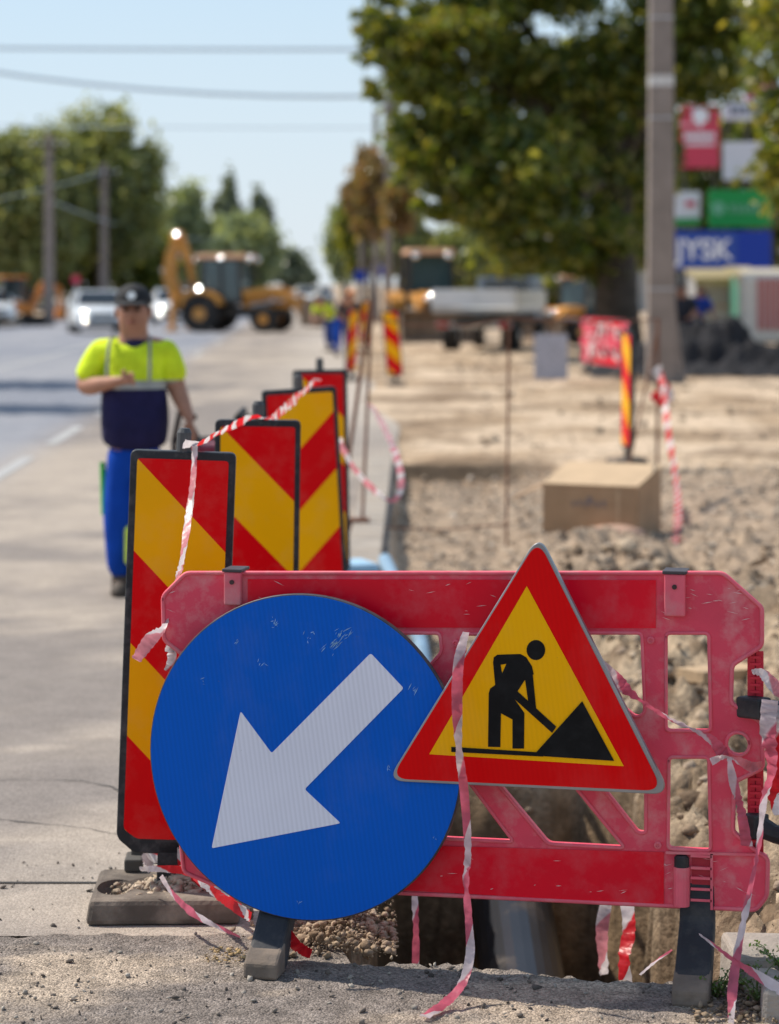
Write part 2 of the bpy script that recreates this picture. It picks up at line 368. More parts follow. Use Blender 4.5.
# broken asphalt strip along the front
am = bpy.data.materials.new('coarse_asphalt'); am.use_nodes = True; earth(am, bumpd=.007, s1=14, s2=190, lo=.60, hi=1.38, vl=.55, vh=1.38)
def strip_col(X, Y):
    n = fbm(X*2.5, Y*4, 5, .6)*.5+.5
    return lerp((.225, .19, .165), (.43, .345, .265), sm(.40, .68, n))
xsn = np.concatenate([np.arange(-3.2, -1.2, .1), np.arange(-1.2, 1.2, .012)])
def front_edge(x):
    if x < -.10: return (6.30 if x < -.22 else 6.30-.24*((x+.22)/.12)**2)+.008*math.sin(x*14)+.008*math.sin(x*41)+.03*x
    return float(pit_near(np.array(x)))+.012*math.sin(x*47)+.010*math.sin(x*101+1)+.006*math.sin(x*190)
Y0 = 3.2; ny = 170
Xg = np.repeat(xsn[None, :], ny, 0); ye = np.array([front_edge(x) for x in xsn])[None, :]
k = np.linspace(0, 1, ny)[:, None]**.7; Yg = Y0+(ye-Y0)*k
Zg = .010+.004*fbm(Xg*14, Yg*14, 4, .7)+.0035*fbm(Xg*60, Yg*60, 2)
Zg[-1, :] = -.10
tag(link('asphalt_strip', grid_mesh('asphalt_strip', Xg, Yg, Zg, strip_col(Xg, Yg)), am), kind='structure')
# transverse joint in the carriageway
MB().box((-1.62, 6.83, .0065), (1.75, .014, .002)).build('road_joint', mat('tar', (.05, .047, .045), .9), None)['kind'] = 'structure'
# lane markings
mk = mat('worn_paint', (.42, .41, .40), .8, var=.25, scale=5, dirt=(.28, .27, .26), dirt_amt=.8, dirt_scale=2)
def lane_dash(y0, y1, xo, w=.13):
    b = MB(); n = 8
    for i in range(n):
        a = y0+(y1-y0)*i/n; c_ = y0+(y1-y0)*(i+1)/n
        xa = xo-.0308*a; xb = xo-.0308*c_
        b.add([(xa-w/2, a, .009), (xa+w/2, a, .009), (xb+w/2, c_, .009), (xb-w/2, c_, .009)], [(0, 1, 2, 3)])
    return b.build('lane_marking', mk)
for y0 in (10.6, 15.2, 20.4, 25.4, 31, 38, 46, 56, 68):
    tag(lane_dash(y0, y0+3.1, -2.78), kind='structure')
tag(lane_dash(14, 120, -6.2, .12), kind='structure')
# kerb along the excavation and kerb island on the far side
kc = mat('kerb_concrete', (.34, .295, .25), .9, var=.2, scale=6, bump=.006, bscale=60, dirt=(.36, .28, .2), dirt_amt=.6)
b = MB()
for i in range(11):
    y0 = 11.6+i*1.02; xa = float(exc_left(np.array(y0)))-.02
    b.box((xa-.12, y0+.5, .03), (.22, 1.0, .09), (0, 0, -.01))
tag(b.build('kerb', kc, None, bevel=.01), kind='structure')
b = MB()
for i in range(12): b.box((-15.2-i*3.0, 84+i*.5, .08), (2.96, 1.2, .16))
for i in range(40): b.box((-14.4-.031*i*4, 92+i*4, .08), (.3, 3.96, .16))
tag(b.build('far_kerb', kc, None), kind='structure')
# loose stuff -------------------------------------------------------
def stones(name, pts, sizes, m, seed=1, flat=.7, sub=1, jit=.22):
    r = np.random.default_rng(seed)
    bm = bmesh.new(); bmesh.ops.create_icosphere(bm, subdivisions=sub, radius=1); bv = np.array([v.co[:] for v in bm.verts]); bf = np.array([[v.index for v in f.verts] for f in bm.faces]); bm.free()
    n = len(pts); V = np.repeat(bv[None], n, 0)*(1+np.clip(r.normal(0, jit, (n, len(bv), 1)), -.6, .8))
    a = r.random(n)*6.283; sx = sizes[:, None]*(.42+1.05*r.random((n, 3)))*np.array((1, 1, flat)); V = V*sx[:, None, :]
    t = r.normal(0, .5, n); ct, st = np.cos(t), np.sin(t); V = np.stack([V[..., 0], V[..., 1]*ct[:, None]-V[..., 2]*st[:, None], V[..., 1]*st[:, None]+V[..., 2]*ct[:, None]], -1)
    ca, sa = np.cos(a), np.sin(a); V = np.stack([V[..., 0]*ca[:, None]-V[..., 1]*sa[:, None], V[..., 0]*sa[:, None]+V[..., 1]*ca[:, None], V[..., 2]], -1)+pts[:, None, :]
    Fc = (bf[None]+(np.arange(n)*len(bv))[:, None, None]).reshape(-1, 3)
    me = bpy.data.meshes.new(name); me.vertices.add(n*len(bv)); me.vertices.foreach_set('co', V.ravel())
    me.loops.add(Fc.size); me.loops.foreach_set('vertex_index', Fc.ravel()); me.polygons.add(len(Fc)); me.polygons.foreach_set('loop_start', np.arange(len(Fc))*3); me.update(calc_edges=True)
    return link(name, me, m)
def stone_mat(name, cols):
    m = bpy.data.materials.new(name); m.use_nodes = True; N = m.node_tree.nodes; L = m.node_tree.links; b = N['Principled BSDF']; b.inputs['Roughness'].default_value = .95; b.inputs['Specular IOR Level'].default_value = .1
    ge = N.new('ShaderNodeNewGeometry'); cr = N.new('ShaderNodeValToRGB'); e = cr.color_ramp.elements; e[0].color = (*cols[0], 1); e[1].color = (*cols[-1], 1)
    for i, c in enumerate(cols[1:-1]): k = e.new((i+1)/(len(cols)-1)); k.color = (*c, 1)
    L.new(ge.outputs['Random Per Island'], cr.inputs[0])
    tc = N.new('ShaderNodeTexCoord'); nz = N.new('ShaderNodeTexNoise'); nz.inputs['Scale'].default_value = 50; nz.inputs['Detail'].default_value = 6; L.new(tc.outputs['Object'], nz.inputs['Vector'])
    mr = N.new('ShaderNodeMapRange'); mr.inputs['From Min'].default_value = .3; mr.inputs['From Max'].default_value = .7; mr.inputs['To Min'].default_value = .7; mr.inputs['To Max'].default_value = 1.2; L.new(nz.outputs[0], mr.inputs[0])
    sc = N.new('ShaderNodeVectorMath'); sc.operation = 'SCALE'; L.new(cr.outputs[0], sc.inputs[0]); L.new(mr.outputs[0], sc.inputs['Scale']); L.new(sc.outputs[0], b.inputs['Base Color'])
    bp = N.new('ShaderNodeBump'); bp.inputs['Distance'].default_value = .008; L.new(nz.outputs[0], bp.inputs['Height']); L.new(bp.outputs[0], b.inputs['Normal'])
    return m
def scat(n, x0, x1, y0, y1, smin, smax, seed, pw=3, ok=None, zoff=.0):
    r = np.random.default_rng(seed); X = x0+(x1-x0)*r.random(n); Y = y0+(y1-y0)*r.random(n); s = smin+(smax-smin)*r.random(n)**pw
    if ok is not None: k = ok(X, Y); X, Y, s = X[k], Y[k], s[k]
    return X, Y, s
sm_soil = stone_mat('clods', [(.15, .105, .07), (.34, .25, .17), (.46, .36, .26), (.26, .19, .135), (.40, .31, .23)])
sm_grav = stone_mat('gravel_mix', [(.19, .14, .10), (.40, .31, .23), (.54, .44, .34), (.32, .25, .19), (.64, .55, .45)])
sm_grit = stone_mat('grit', [(.07, .06, .055), (.22, .18, .15), (.45, .40, .34), (.30, .26, .22), (.12, .10, .09)])
notdeep = lambda X, Y: (height(X, Y) > -.35)
X, Y, s = scat(24000, .45, 5, 5.95, 14, .003, .05, 3, 9, lambda X, Y: notdeep(X, Y) & (Y > pit_near(X)+.06))
tag(stones('soil_clods', np.stack([X, Y, height(X, Y)+s*.25], -1), s, sm_soil, 3, .75, 1, .24), 'loose clods and stones of dug up soil heaped beside the trench', 'soil', kind='stuff')
X, Y, s = scat(30000, .0, 7, 11.5, 22.6, .004, .032, 4, 6, lambda X, Y: X > exc_left(Y)+.03)
tag(stones('gravel', np.stack([X, Y, height(X, Y)+s*.25], -1), s, sm_grav, 4, .75, 1, .24), 'grey gravel bed behind the roadworks barrier', 'gravel', kind='stuff')
X, Y, s = scat(9000, -1.3, 1.2, 5.3, 7.2, .0008, .0085, 5, 9, lambda X, Y: ((Y < 6.3) & (Y < pit_near(X)-.02) | ((X < -.14) & (np.random.default_rng(2).random(len(X)) < .25))))
z = np.where((Y < 6.28) | (X > -.1), .011, .006)
tag(stones('road_grit', np.stack([X, Y, z+s*.3], -1), s, sm_grit, 5), 'small grit scattered over the broken asphalt', 'grit', kind='stuff')
# rubble on the left lip of the trench
r_ = np.random.default_rng(8); n = 3500; a = r_.normal(0, 1, (n, 2)); s = .0015+.012*r_.random(n)**5
X = -.13+a[:, 0]*.085; Y = 6.28+a[:, 1]*.12; k = (X < .02) & (Y > 6.05); X, Y, s = X[k], Y[k], s[k]
tag(stones('rubble', np.stack([X, Y, .01+.05*np.exp(-((X+.13)/.09)**2)*r_.random(len(X))], -1), s, sm_soil, 9, .8, 1, .24), 'crumbled heap of earth and asphalt on the left lip of the trench', 'rubble', kind='stuff')
X, Y, s = scat(1400, 1.0, 14, 24, 60, .015, .07, 11, 4)
tag(stones('loose_stones', np.stack([X, Y, height(X, Y)+s*.3], -1), s, sm_soil, 12), 'stones strewn over the dusty ground beyond the gravel', 'stones', kind='stuff')

# ------------------------------------------------------------------ the barrier
YAW = R(12.8); BX, BY = .2, 5.93
ce, se = math.cos(YAW), math.sin(YAW)
def bl(u, v, n=0.0, ox=BX, oy=BY, yaw=YAW):
    """pixel -> (l, z) on the vertical plane through (ox,oy) turned by yaw, n metres in front of it"""
    c_, s_ = math.cos(yaw), math.sin(yaw); a = (u-CX)/F
    px, py = ox-s_*n, oy-c_*n           # front normal = (-sin,-cos)
    # points p+(c,-s)*l ; X=a*Y
    l = (a*py-px)/(c_+a*s_); Y = py-s_*l
    return (l, CZ-(v-VH)/F*Y)
def BP(pts, n=0.0): return [bl(u, v, n) for u, v in pts]
PINK = (.60, .09, .12); REDP = (.52, .012, .03)
pk = mat('faded_red_plastic', (.78, .07, .12), .5, spec=.25, var=.14, scale=5, dirt=(.74, .33, .33), dirt_amt=.75, dirt_scale=13, bump=.0006, bscale=200)
pk2 = mat('scuffed_red_plastic', (.80, .13, .18), .55, spec=.25, var=.14, scale=9, dirt=(.66, .30, .30), dirt_amt=.7, dirt_scale=11, bump=.0006, bscale=200)
rb = mat('red_sheeting', (.80, .002, .022), .3, var=.10, scale=3, spec=.2, dirt=(.62, .16, .18), dirt_amt=.35, dirt_scale=8)
blk = mat('black_rubber', (.022, .023, .026), .6, var=.25, scale=9, dirt=(.12, .10, .085), dirt_amt=.5, dirt_scale=9, bump=.001, bscale=80)
bar_outline = rounded(BP([(163, 596), (186, 573), (723, 573), (757, 603), (762, 608), (762, 646), (732, 665), (731, 703), (762, 723), (763, 768), (734, 782), (733, 832), (757, 852), (768, 858), (767, 896), (756, 910), (212, 884), (184, 872), (180, 832), (195, 815), (195, 780), (165, 760), (165, 718), (195, 700), (195, 664), (164, 640)]), .012, 3)
holes = [rounded(BP(h), .012, 4) for h in ([(340, 633), (440, 633), (442, 652), (426, 670), (340, 725)], [(464, 634), (520, 634), (500, 662), (464, 700)], [(556, 633), (642, 633), (645, 713), (636, 718), (585, 676)],
    [(666, 633), (709, 633), (711, 731), (666, 731)], [(669, 757), (709, 757), (711, 851), (668, 849)], [(415, 768), (466, 778), (514, 842), (428, 838)], [(497, 783), (548, 844), (625, 848), (572, 783)], [(598, 782), (638, 833), (646, 833), (646, 757), (598, 757)])]
cc = bl(738, 744); hole_c = [(cc[0]+.028*math.cos(a*.3927), cc[1]+.028*math.sin(a*.3927)) for a in range(16)]
holes.append(hole_c)
bar = empty('roadworks_barrier', (BX, BY, 0), -YAW, 'faded red plastic roadworks barrier holding the blue and the triangular sign at the trench edge', 'barrier', 'red plastic barriers')
plate('panel_frame', [bar_outline]+holes, .036, pk, bar, y=0, bevel=.004)
gs = MB(); rg = random.Random(31)
for i in range(70):
    u = rg.choice([rg.uniform(170, 245), rg.uniform(250, 655), rg.uniform(660, 750), rg.uniform(660, 750), rg.uniform(420, 660)]); v = rg.uniform(582, 622) if rg.random() < .55 else rg.uniform(856, 896)
    x, z = bl(u, v, 0); a = rg.uniform(-.5, .5); L = rg.uniform(.003, .016); t = rg.uniform(.0004, .0012); dx, dz = math.cos(a)*L, math.sin(a)*L; nx, nz = -math.sin(a)*t, math.cos(a)*t
    gs.add([(x-dx, -.0040, z-dz), (x+nx, -.0040, z+nz), (x+dx, -.0040, z+dz), (x-nx, -.0040, z-nz)], [(0, 1, 2, 3)])
gs.build('scratches', mat('scratch_pink', (.78, .45, .45), .7), bar)
# rims round the outline and the windows
def rim(pts, r, y, name='rim', m=pk2, parent=bar):
    P3 = [Vector((a, y, b_)) for a, b_ in pts]; P3.append(P3[0].copy()); P3.append(P3[1].copy())
    return MB().tube(P3, r, 6, False).build(name, m, parent, smooth=True)
def inset(pts, d):
    cx = sum(p[0] for p in pts)/len(pts); cz = sum(p[1] for p in pts)/len(pts); return [(p[0]+(cx-p[0])*d, p[1]+(cz-p[1])*d) for p in pts]
rim(bar_outline, .0055, -.001)
for h in holes: rim(h, .0045, -.001)
def rect(u0, v0, u1, v1, v0b=None, v1b=None): return BP([(u0, v0), (u1, v0b if v0b is not None else v0), (u1, v1b if v1b is not None else v1), (u0, v1)])
plate('reflective_strip', [rect(248, 579, 656, 627, 580, 628)], .006, rb, bar, y=-.003)
plate('reflective_strip', [rect(300, 842, 664, 884, 852, 905)], .006, rb, bar, y=-.003)
for (u, v) in ((456, 643), (651, 640), (658, 845)):
    c_ = bl(u, v); MB().lathe([(.009, .0), (.009, -.006), (.005, -.008), (.004, -.004)], (c_[0], 0, c_[1]), 'Y', 12).build('rivet', pk2, bar)
# brackets that clamp the signs over the top edge
def bracket(u0, u1, v0, v1):
    p = BP([(u0, v0), (u1, v0), (u1, v1), (u0, v1)]); w = abs(p[1][0]-p[0][0]); h = p[0][1]-p[3][1]
    b = MB().box((p[0][0]+w/2, -.012, p[3][1]+h/2), (w, .02, h)); o = b.build('bracket', pk2, bar, bevel=.004)
    MB().box((p[0][0]+w/2, .012, p[0][1]+.004), (w*1.15, .075, .008)).build('bracket_cap', mat('dark_steel', (.06, .05, .055), .5), o, bevel=.002)
    MB().lathe([(.006, -.0221), (.006, -.026)], (p[0][0]+w/2, 0, p[3][1]+h*.7), 'Y', 10).build('screw', mat('rust_dark', (.06, .03, .03), .7), o)
bracket(226, 243, 571, 604); bracket(665, 686, 573, 615)
# socket tube, grid, side connector
p0 = bl(682, 905); p1 = bl(682, 866); MB().tube([(p0[0], -.006, p0[1]), (p1[0], -.006, p1[1])], .020, 14).build('socket', pk2, bar, smooth=False)
MB().tube([(p1[0], -.006, p1[1]), (p1[0], -.006, p1[1]+.022), (p1[0], -.006, p1[1]+.027)], [.018, .018, .012], 14).build('socket_plug', blk, bar)
b = MB()
for v in (855, 867, 877, 888, 899):
    a = bl(691, v); c_ = bl(712, v+1); b.bar((a[0], -.004, a[1]), (c_[0], -.004, c_[1]), .012, .006)
a = bl(712, 853); c_ = bl(712, 909); b.bar((a[0], -.004, a[1]), (c_[0], -.004, c_[1]), .012, .006)
a = bl(666, 852); c_ = bl(757, 854); b.bar((a[0], -.004, a[1]), (c_[0], -.004, c_[1]), .012, .006)
b.build('rib_grid', pk2, bar)
plate('recess', [rect(692, 856, 711, 905)], .003, mat('deep_red_plastic', (.36, .012, .03), .5), bar, y=-.002)
def connector(u, v0, v1):
    a = bl(u, v1); c_ = bl(u, v0); b = MB().bar((a[0]-.009, .018, a[1]), (a[0]-.009, .018, c_[1]), .006, .02); b.bar((a[0]+.009, .018, a[1]), (a[0]+.009, .018, c_[1]), .006, .02)
    z = a[1]
    while z < c_[1]: b.bar((a[0]-.013, .018, z), (a[0]+.013, .018, z), .022, .006); z += .0165
    b.build('connector_post', mat('bright_red_plastic', (.62, .02, .045), .45), bar)
connector(755, 652, 727); connector(755, 768, 856)
# rubber feet
def foot(u_top, u_toe, v_toe, dark=True):
    c_ = G(u_toe, v_toe); M = bar.matrix_basis if False else (Matrix.Translation((BX, BY, 0)) @ Matrix.Rotation(-YAW, 4, 'Z'))
    loc = M.inverted() @ c_; l = loc.x; n = loc.y
    prof = [(n, .012), (n+.004, .045), (n+.03, .060), (-.012, .172), (-.004, .26), (.030, .26), (.030, .14), (n+.10, .012)]
    b = MB(); b.prism([(p[0], p[1]) for p in prof], l-.042, l+.042)
    o = b.build('foot', mat('dusty_rubber', (.028, .030, .036), .75, var=.25, scale=10, dirt=(.22, .19, .16), dirt_amt=.3, dirt_scale=8, bump=.002, bscale=60), bar, bevel=.010)
    b = MB(); b.prism([(n-.003, .010), (n+.001, .047), (n+.028, .065), (n+.075, .087), (n+.08, .08), (n+.075, .010)], l-.0435, l+.0435)
    b.build('toe', mat('dust_caked_rubber', (.20, .155, .12), .95, var=.3, scale=14, bump=.004, bscale=50, dirt=(.10, .09, .085), dirt_amt=.7, dirt_scale=12), o, bevel=.012)
    b = MB().lathe([(.014, 0), (.014, .004)], (0, 0, 0), 'Z', 12)
    b.v = [(v_[0]+l, v_[1]+n+.105, v_[2]*1+.097+v_[1]*.53) for v_ in b.v]; b.build('bolt_hole', mat('hole_black', (.008, .008, .008), .9), o)
foot(250, 260, 984); foot(682, 690, 1012)

# blue direction sign ------------------------------------------------
SY = R(15.5); cpos = P(303, 757.5, 5.955)
def sl(u, v): return bl(u, v, 0, cpos.x, cpos.y, SY)
rs = 163.5/F*5.955
bs = empty('direction_sign', (cpos.x, cpos.y, 0), -SY, 'round blue sign with a white arrow pointing down to the left, fixed to the barrier', 'road sign')
circ = lambda r, n=96: [(r*math.cos(2*math.pi*i/n), cpos.z+r*math.sin(2*math.pi*i/n)) for i in range(n)]
galv = mat('sign_back_metal', (.35, .35, .36), .45, .8, var=.2, scale=6)
plate('back_plate', [circ(rs)], .018, mat('sign_rim', (.07, .07, .08), .5, .3, var=.4, scale=20), bs, y=.0, bevel=.003)
def sheeting(name, col, stripe=.05, scr=(.6, .75, .9), scramt=.0):
    m = mat(name, col, .4, var=.05, scale=2.5, spec=.12, dirt=scr, dirt_amt=0)
    nt = m.node_tree; N = nt.nodes; L = nt.links; b = N['Principled BSDF']
    tc = [n for n in N if n.type == 'TEX_COORD'][0]
    wv = N.new('ShaderNodeTexWave'); wv.wave_type = 'BANDS'; wv.bands_direction = 'X'; wv.inputs['Scale'].default_value = 26; wv.inputs['Distortion'].default_value = .3
    mp = N.new('ShaderNodeMapping'); mp.inputs['Rotation'].default_value = (0, R(8), 0); L.new(tc.outputs['Object'], mp.inputs[0]); L.new(mp.outputs[0], wv.inputs['Vector'])
    src = b.inputs['Base Color'].links[0].from_socket
    mr = N.new('ShaderNodeMapRange'); mr.inputs['To Min'].default_value = 1-stripe; mr.inputs['To Max'].default_value = 1+stripe; L.new(wv.outputs['Fac'], mr.inputs['Value'])
    sc = N.new('ShaderNodeVectorMath'); sc.operation = 'SCALE'; L.new(src, sc.inputs[0]); L.new(mr.outputs[0], sc.inputs['Scale'])
    out = sc.outputs[0]
    # fine scratches and chips
    def layer(scale, mapping, lo, hi, amt, colr, prev):
        mp2 = N.new('ShaderNodeMapping'); mp2.inputs['Rotation'].default_value = mapping[0]; mp2.inputs['Scale'].default_value = mapping[1]; L.new(tc.outputs['Object'], mp2.inputs[0])
        nz = N.new('ShaderNodeTexNoise'); nz.inputs['Scale'].default_value = scale; nz.inputs['Detail'].default_value = 7; nz.inputs['Roughness'].default_value = .7; L.new(mp2.outputs[0], nz.inputs['Vector'])
        r = N.new('ShaderNodeMapRange'); r.inputs['From Min'].default_value = lo; r.inputs['From Max'].default_value = hi; r.inputs['To Max'].default_value = amt; L.new(nz.outputs['Fac'], r.inputs['Value'])
        mi = N.new('ShaderNodeMix'); mi.data_type = 'RGBA'; L.new(r.outputs[0], mi.inputs['Factor']); L.new(prev, mi.inputs[6]); mi.inputs[7].default_value = (*colr, 1); return mi.outputs[2]
    if scramt:
        out = layer(9, ((0, R(35), 0), (1, 1, 4)), .69, .76, scramt, scr, out)
        out = layer(30, ((0, R(-40), 0), (.7, 1, 2)), .72, .78, scramt, scr, out)
        
    out = layer(75, ((0, 0, 0), (1, 1, 1)), .685, .74, .6, (.16, .13, .11), out); out = layer(2.2, ((0, 0, 0), (1, 1, .6)), .5, .8, .10, (.42, .40, .38), out)
    L.new(out, b.inputs['Base Color'])
    return m
blue = sheeting('blue_sheeting', (.0, .112, .58), .05, scramt=.6); whit = sheeting('white_sheeting', (.80, .80, .90), .05, (.25, .22, .22), .35)
plate('blue_face', [circ(rs-.004)], .002, blue, bs, y=-.0021)
arrow = [sl(u, v) for u, v in ((371, 653), (404, 688), (305, 789), (341, 823), (212, 848), (241, 711), (272, 753))]
plate('arrow', [rounded(arrow, .006, 3)], .0015, whit, bs, y=-.0037)

scf = mat('pale_scuff', (.30, .52, .72), .6, var=.4, scale=40)
rs5 = random.Random(12); b = MB()
for (u, v, n_, sp, sl_) in ((343, 632, 16, 9, 1), (334, 645, 16, 8, 1), (276, 622, 9, 5, 0), (310, 634, 6, 7, 0), (262, 663, 4, 5, 0), (203, 680, 3, 4, 0), (389, 768, 4, 3, 0), (405, 775, 3, 4, 0), (414, 690, 5, 4, 1), (236, 643, 3, 4, 0), (300, 902, 3, 2, 0), (435, 838, 2, 2, 0), (372, 668, 4, 5, 1)):
    for i in range(n_):
        x, z = sl(u+rs5.gauss(0, sp*.5)+(0 if not sl_ else 0), v+rs5.gauss(0, sp*.5)); a = R(rs5.uniform(25, 65)) if sl_ else rs5.uniform(0, 3); L = rs5.uniform(.0015, .008)*(1.7 if sl_ else 1); t = rs5.uniform(.0005, .0012)
        dx, dz = math.cos(a)*L, math.sin(a)*L; nx, nz = -math.sin(a)*t, math.cos(a)*t
        b.add([(x-dx, -.0029, z-dz), (x+nx, -.0029, z+nz), (x+dx, -.0029, z+dz), (x-nx*.6, -.0029, z-nz*.6)], [(0, 1, 2, 3)])
b.build('scuffs', scf, bs)
# triangular sign ------------------------------------------------------
TY = R(14); tpos = P(528, 700, 5.80)
def tl(u, v): return bl(u, v, 0, tpos.x, tpos.y, TY)
ts = empty('warning_sign', (tpos.x, tpos.y, 0), -TY, 'triangular red and yellow warning sign with a black digging man, fixed to the barrier', 'road sign')
tri = rounded([tl(538.5, 535), tl(387, 781), tl(670, 795)], .045, 8)
plate('back_plate', [tri], .020, galv, ts, y=0, bevel=.002)
cen = (sum(p[0] for p in tri)/len(tri), sum(p[1] for p in tri)/len(tri))
redm = sheeting('red_border_sheeting', (.78, .0, .002), .02, (.8, .5, .45), .4); yelm = sheeting('yellow_sheeting', (1.0, .47, .0), .02, (.5, .3, .08), .35)
plate('red_border', [rounded([tl(538, 539.5), tl(391, 778.5), tl(663, 791)], .045, 8)], .002, redm, ts, y=-.0021)
plate('yellow_field', [[tl(527, 586), tl(429.5, 754), tl(624, 766)]], .0012, yelm, ts, y=-.0034)
bkm = mat('black_print', (.006, .006, .007), .5, spec=.15, var=.3, scale=20, dirt=(.08, .08, .08), dirt_amt=.12, dirt_scale=25)
pic = lambda pts, k=0: [tl(400+x*.3594, 620+y*.3594) for x, y in pts]
hd = [(379+26*math.cos(a*.3)*1.0, 83+28*math.sin(a*.3)) for a in range(21)]
shapes = [hd,
    [(262, 103), (272, 96), (300, 95), (336, 94), (352, 103), (368, 128), (373, 150), (347, 168), (330, 195), (316, 214), (347, 258), (346, 357), (314, 357), (314, 276), (282, 259), (280, 353), (246, 352), (248, 203), (252, 190), (266, 180), (260, 118)],
    [(340, 112), (368, 128), (380, 246), (361, 249), (349, 165)],
    [(322, 192), (436, 296), (424, 313), (314, 214)],
    [(144, 352), (400, 368), (400, 379), (144, 366)],
    [(508, 225), (597, 391), (372, 376)]]
hole_arm = [(281, 124), (297, 121), (285, 148)]
fig = empty('t', (0, 0, 0)); bpy.data.objects.remove(fig)
for i, sh in enumerate(shapes):
    plate('pictogram', [pic(sh)]+([pic(hole_arm)] if i == 1 else []), .0008, bkm, ts, y=-.0044-.0003*i)

# black clamps running to the next barrier beyond the frame
def clamp(pts, r, m=blk):
    return MB().tube(pts, r, 10).build('t', m, None, smooth=True)
b = MB(); q = [P(742, 706, 5.80), P(752, 707, 5.76), P(766, 709, 5.74), P(790, 713, 5.72), P(820, 716, 5.7)]
b.bar(q[0], q[2], .045, .05); b.bar(q[2]+Vector((.005, 0, 0)), q[3], .05, .04); b.tube([q[3], q[4]], .02)
tag(b.build('rubber_strap', blk, None, bevel=.006), 'upper black rubber clamp gripping the side post of the red barrier', 'clamp', 'black clamps on the barrier side')
b = MB(); q = [P(748, 822, 5.80), P(760, 826, 5.76), P(775, 834, 5.74), P(800, 840, 5.7), P(830, 838, 5.7)]
b.tube(q, [.024, .026, .022, .024, .02], 10); b.bar(P(748, 824, 5.79), P(762, 827, 5.75), .05, .055)
tag(b.build('rubber_strap', blk, None, bevel=.004), 'lower black rubber clamp curving away from the side post of the red barrier', 'clamp', 'black clamps on the barrier side')

# ------------------------------------------------------------------ delineator panels
RED = (.78, .0, .004); YEL = (1.0, .46, .0)
st_r = stripes_mat('stripes_falling_right', RED, YEL, 1, 0); st_l = stripes_mat('stripes_falling_left', RED, YEL, -1, 0)
for m in (st_r, st_l): m.node_tree.nodes['Principled BSDF'].inputs['Specular IOR Level'].default_value = .12
slabm = mat('dusty_rubber_slab', (.13, .105, .085), .95, var=.3, scale=9, bump=.003, bscale=70, dirt=(.40, .33, .26), dirt_amt=.8, dirt_scale=5)
frm = mat('black_frame', (.014, .017, .022), .5, var=.3, scale=12, dirt=(.20, .19, .18), dirt_amt=.35, dirt_scale=25)
def delineator(loc, yaw, tilt, label, sgn=1, w=.285, h=1.09, z0=.155, phase=0.0, slab=True, group='striped delineator panels'):
    r = empty('delineator', loc, yaw, label, 'traffic panel', group); M = Matrix.Rotation(tilt, 4, 'Y')
    fr = rounded([(-w/2, z0+.04), (-w/2+.05, z0), (w/2-.05, z0), (w/2, z0+.04), (w/2, z0+h), (-w/2, z0+h)], .018, 4)
    a = plate('panel_frame', [fr], .045, frm, r, y=-.02, bevel=.004); a.data.transform(M)
    b = plate('striped_face', [rounded([(-w/2+.019, z0+.065), (-w/2+.055, z0+.04), (w/2-.055, z0+.04), (w/2-.019, z0+.065), (w/2-.019, z0+h-.022), (-w/2+.019, z0+h-.022)], .01, 3)], .003, st_r if sgn > 0 else st_l, r, y=-.0225)
    # keep the stripe origin at the panel's upper corner
    off = Matrix.Translation((0, 0, -(z0+h-.04)-phase)); b.data.transform(off); b.matrix_local = M @ off.inverted()
    k = MB().tube([(0, 0, z0+h-.02), (0, 0, z0+h+.05), (0, 0, z0+h+.062)], [.020, .020, .014], 12).build('post_knob', mat('knob_plastic', (.07, .072, .075), .6, dirt=(.25, .23, .2), dirt_amt=.5), r, smooth=False); k.data.transform(M)
    s = MB().box((0, .0, z0-.03), (.06, .04, .13)); o = s.build('stem', frm, r, bevel=.004); o.data.transform(M)
    if slab:
        b = MB().box((0, 0, .038), (.41, .37, .066), taper=.95); o = b.build('base_slab', slabm, r, bevel=.014)
        b = MB().box((0, .20, .105), (.22, .05, .05)); b.box((-.10, .17, .09), (.05, .10, .035)); b.build('clamp', mat('clamp_rubber', (.09, .08, .07), .9), r, bevel=.006)
        return r, o
    b = MB().box((0, 0, .04), (.30, .34, .075), taper=.9); b.build('base_slab', slabm, r, bevel=.01)
    return r, None
r1, slab1 = delineator((-.604, 6.56, 0), R(2), R(2.1), 'tall red and yellow striped panel left of the round blue sign, on a sandy base', 1, phase=-.1055)
# hollow and sand on the near slab
def carve(o, cutter):
    md = o.modifiers.new('c', 'BOOLEAN'); md.object = cutter; md.solver = 'EXACT'; bpy.context.view_layer.update()
    me = bpy.data.meshes.new_from_object(o.evaluated_get(bpy.context.evaluated_depsgraph_get())); o.modifiers.clear(); o.data = me; bpy.data.objects.remove(cutter)
cut = MB().sphere((0, 0, 0), 1, 24, 14, (.052, .085, .05)).build('t', slabm, slab1.parent); cut.location = (-.135, -.035, .078); carve(slab1, cut)
cut = MB().sphere((0, 0, 0), 1, 24, 14, (.15, .10, .02)).build('t', slabm, slab1.parent); cut.location = (.04, .0, .075); carve(slab1, cut)
rr = np.random.default_rng(21); n = 7000; sx = rr.normal(.035, .066, n); sy = rr.normal(0, .062, n); k = (abs(sx) < .17) & (abs(sy) < .155); sx, sy = sx[k], sy[k]; s = .0015+.012*rr.random(len(sx))**5
hz = .062+.04*np.exp(-((sx-.03)/.07)**2-(sy/.06)**2)
ca, sa = math.cos(R(2)), math.sin(R(2))
tag(stones('sand_heap', np.stack([-.604+sx*ca-sy*sa, 6.56+sx*sa+sy*ca, hz*rr.random(len(sx))**.3+.002], -1), s, stone_mat('sand', [(.44, .34, .24), (.62, .50, .38), (.34, .26, .19), (.56, .46, .35)]), 22), 'heap of sand and small stones lying on the near panel base', 'sand', kind='stuff')
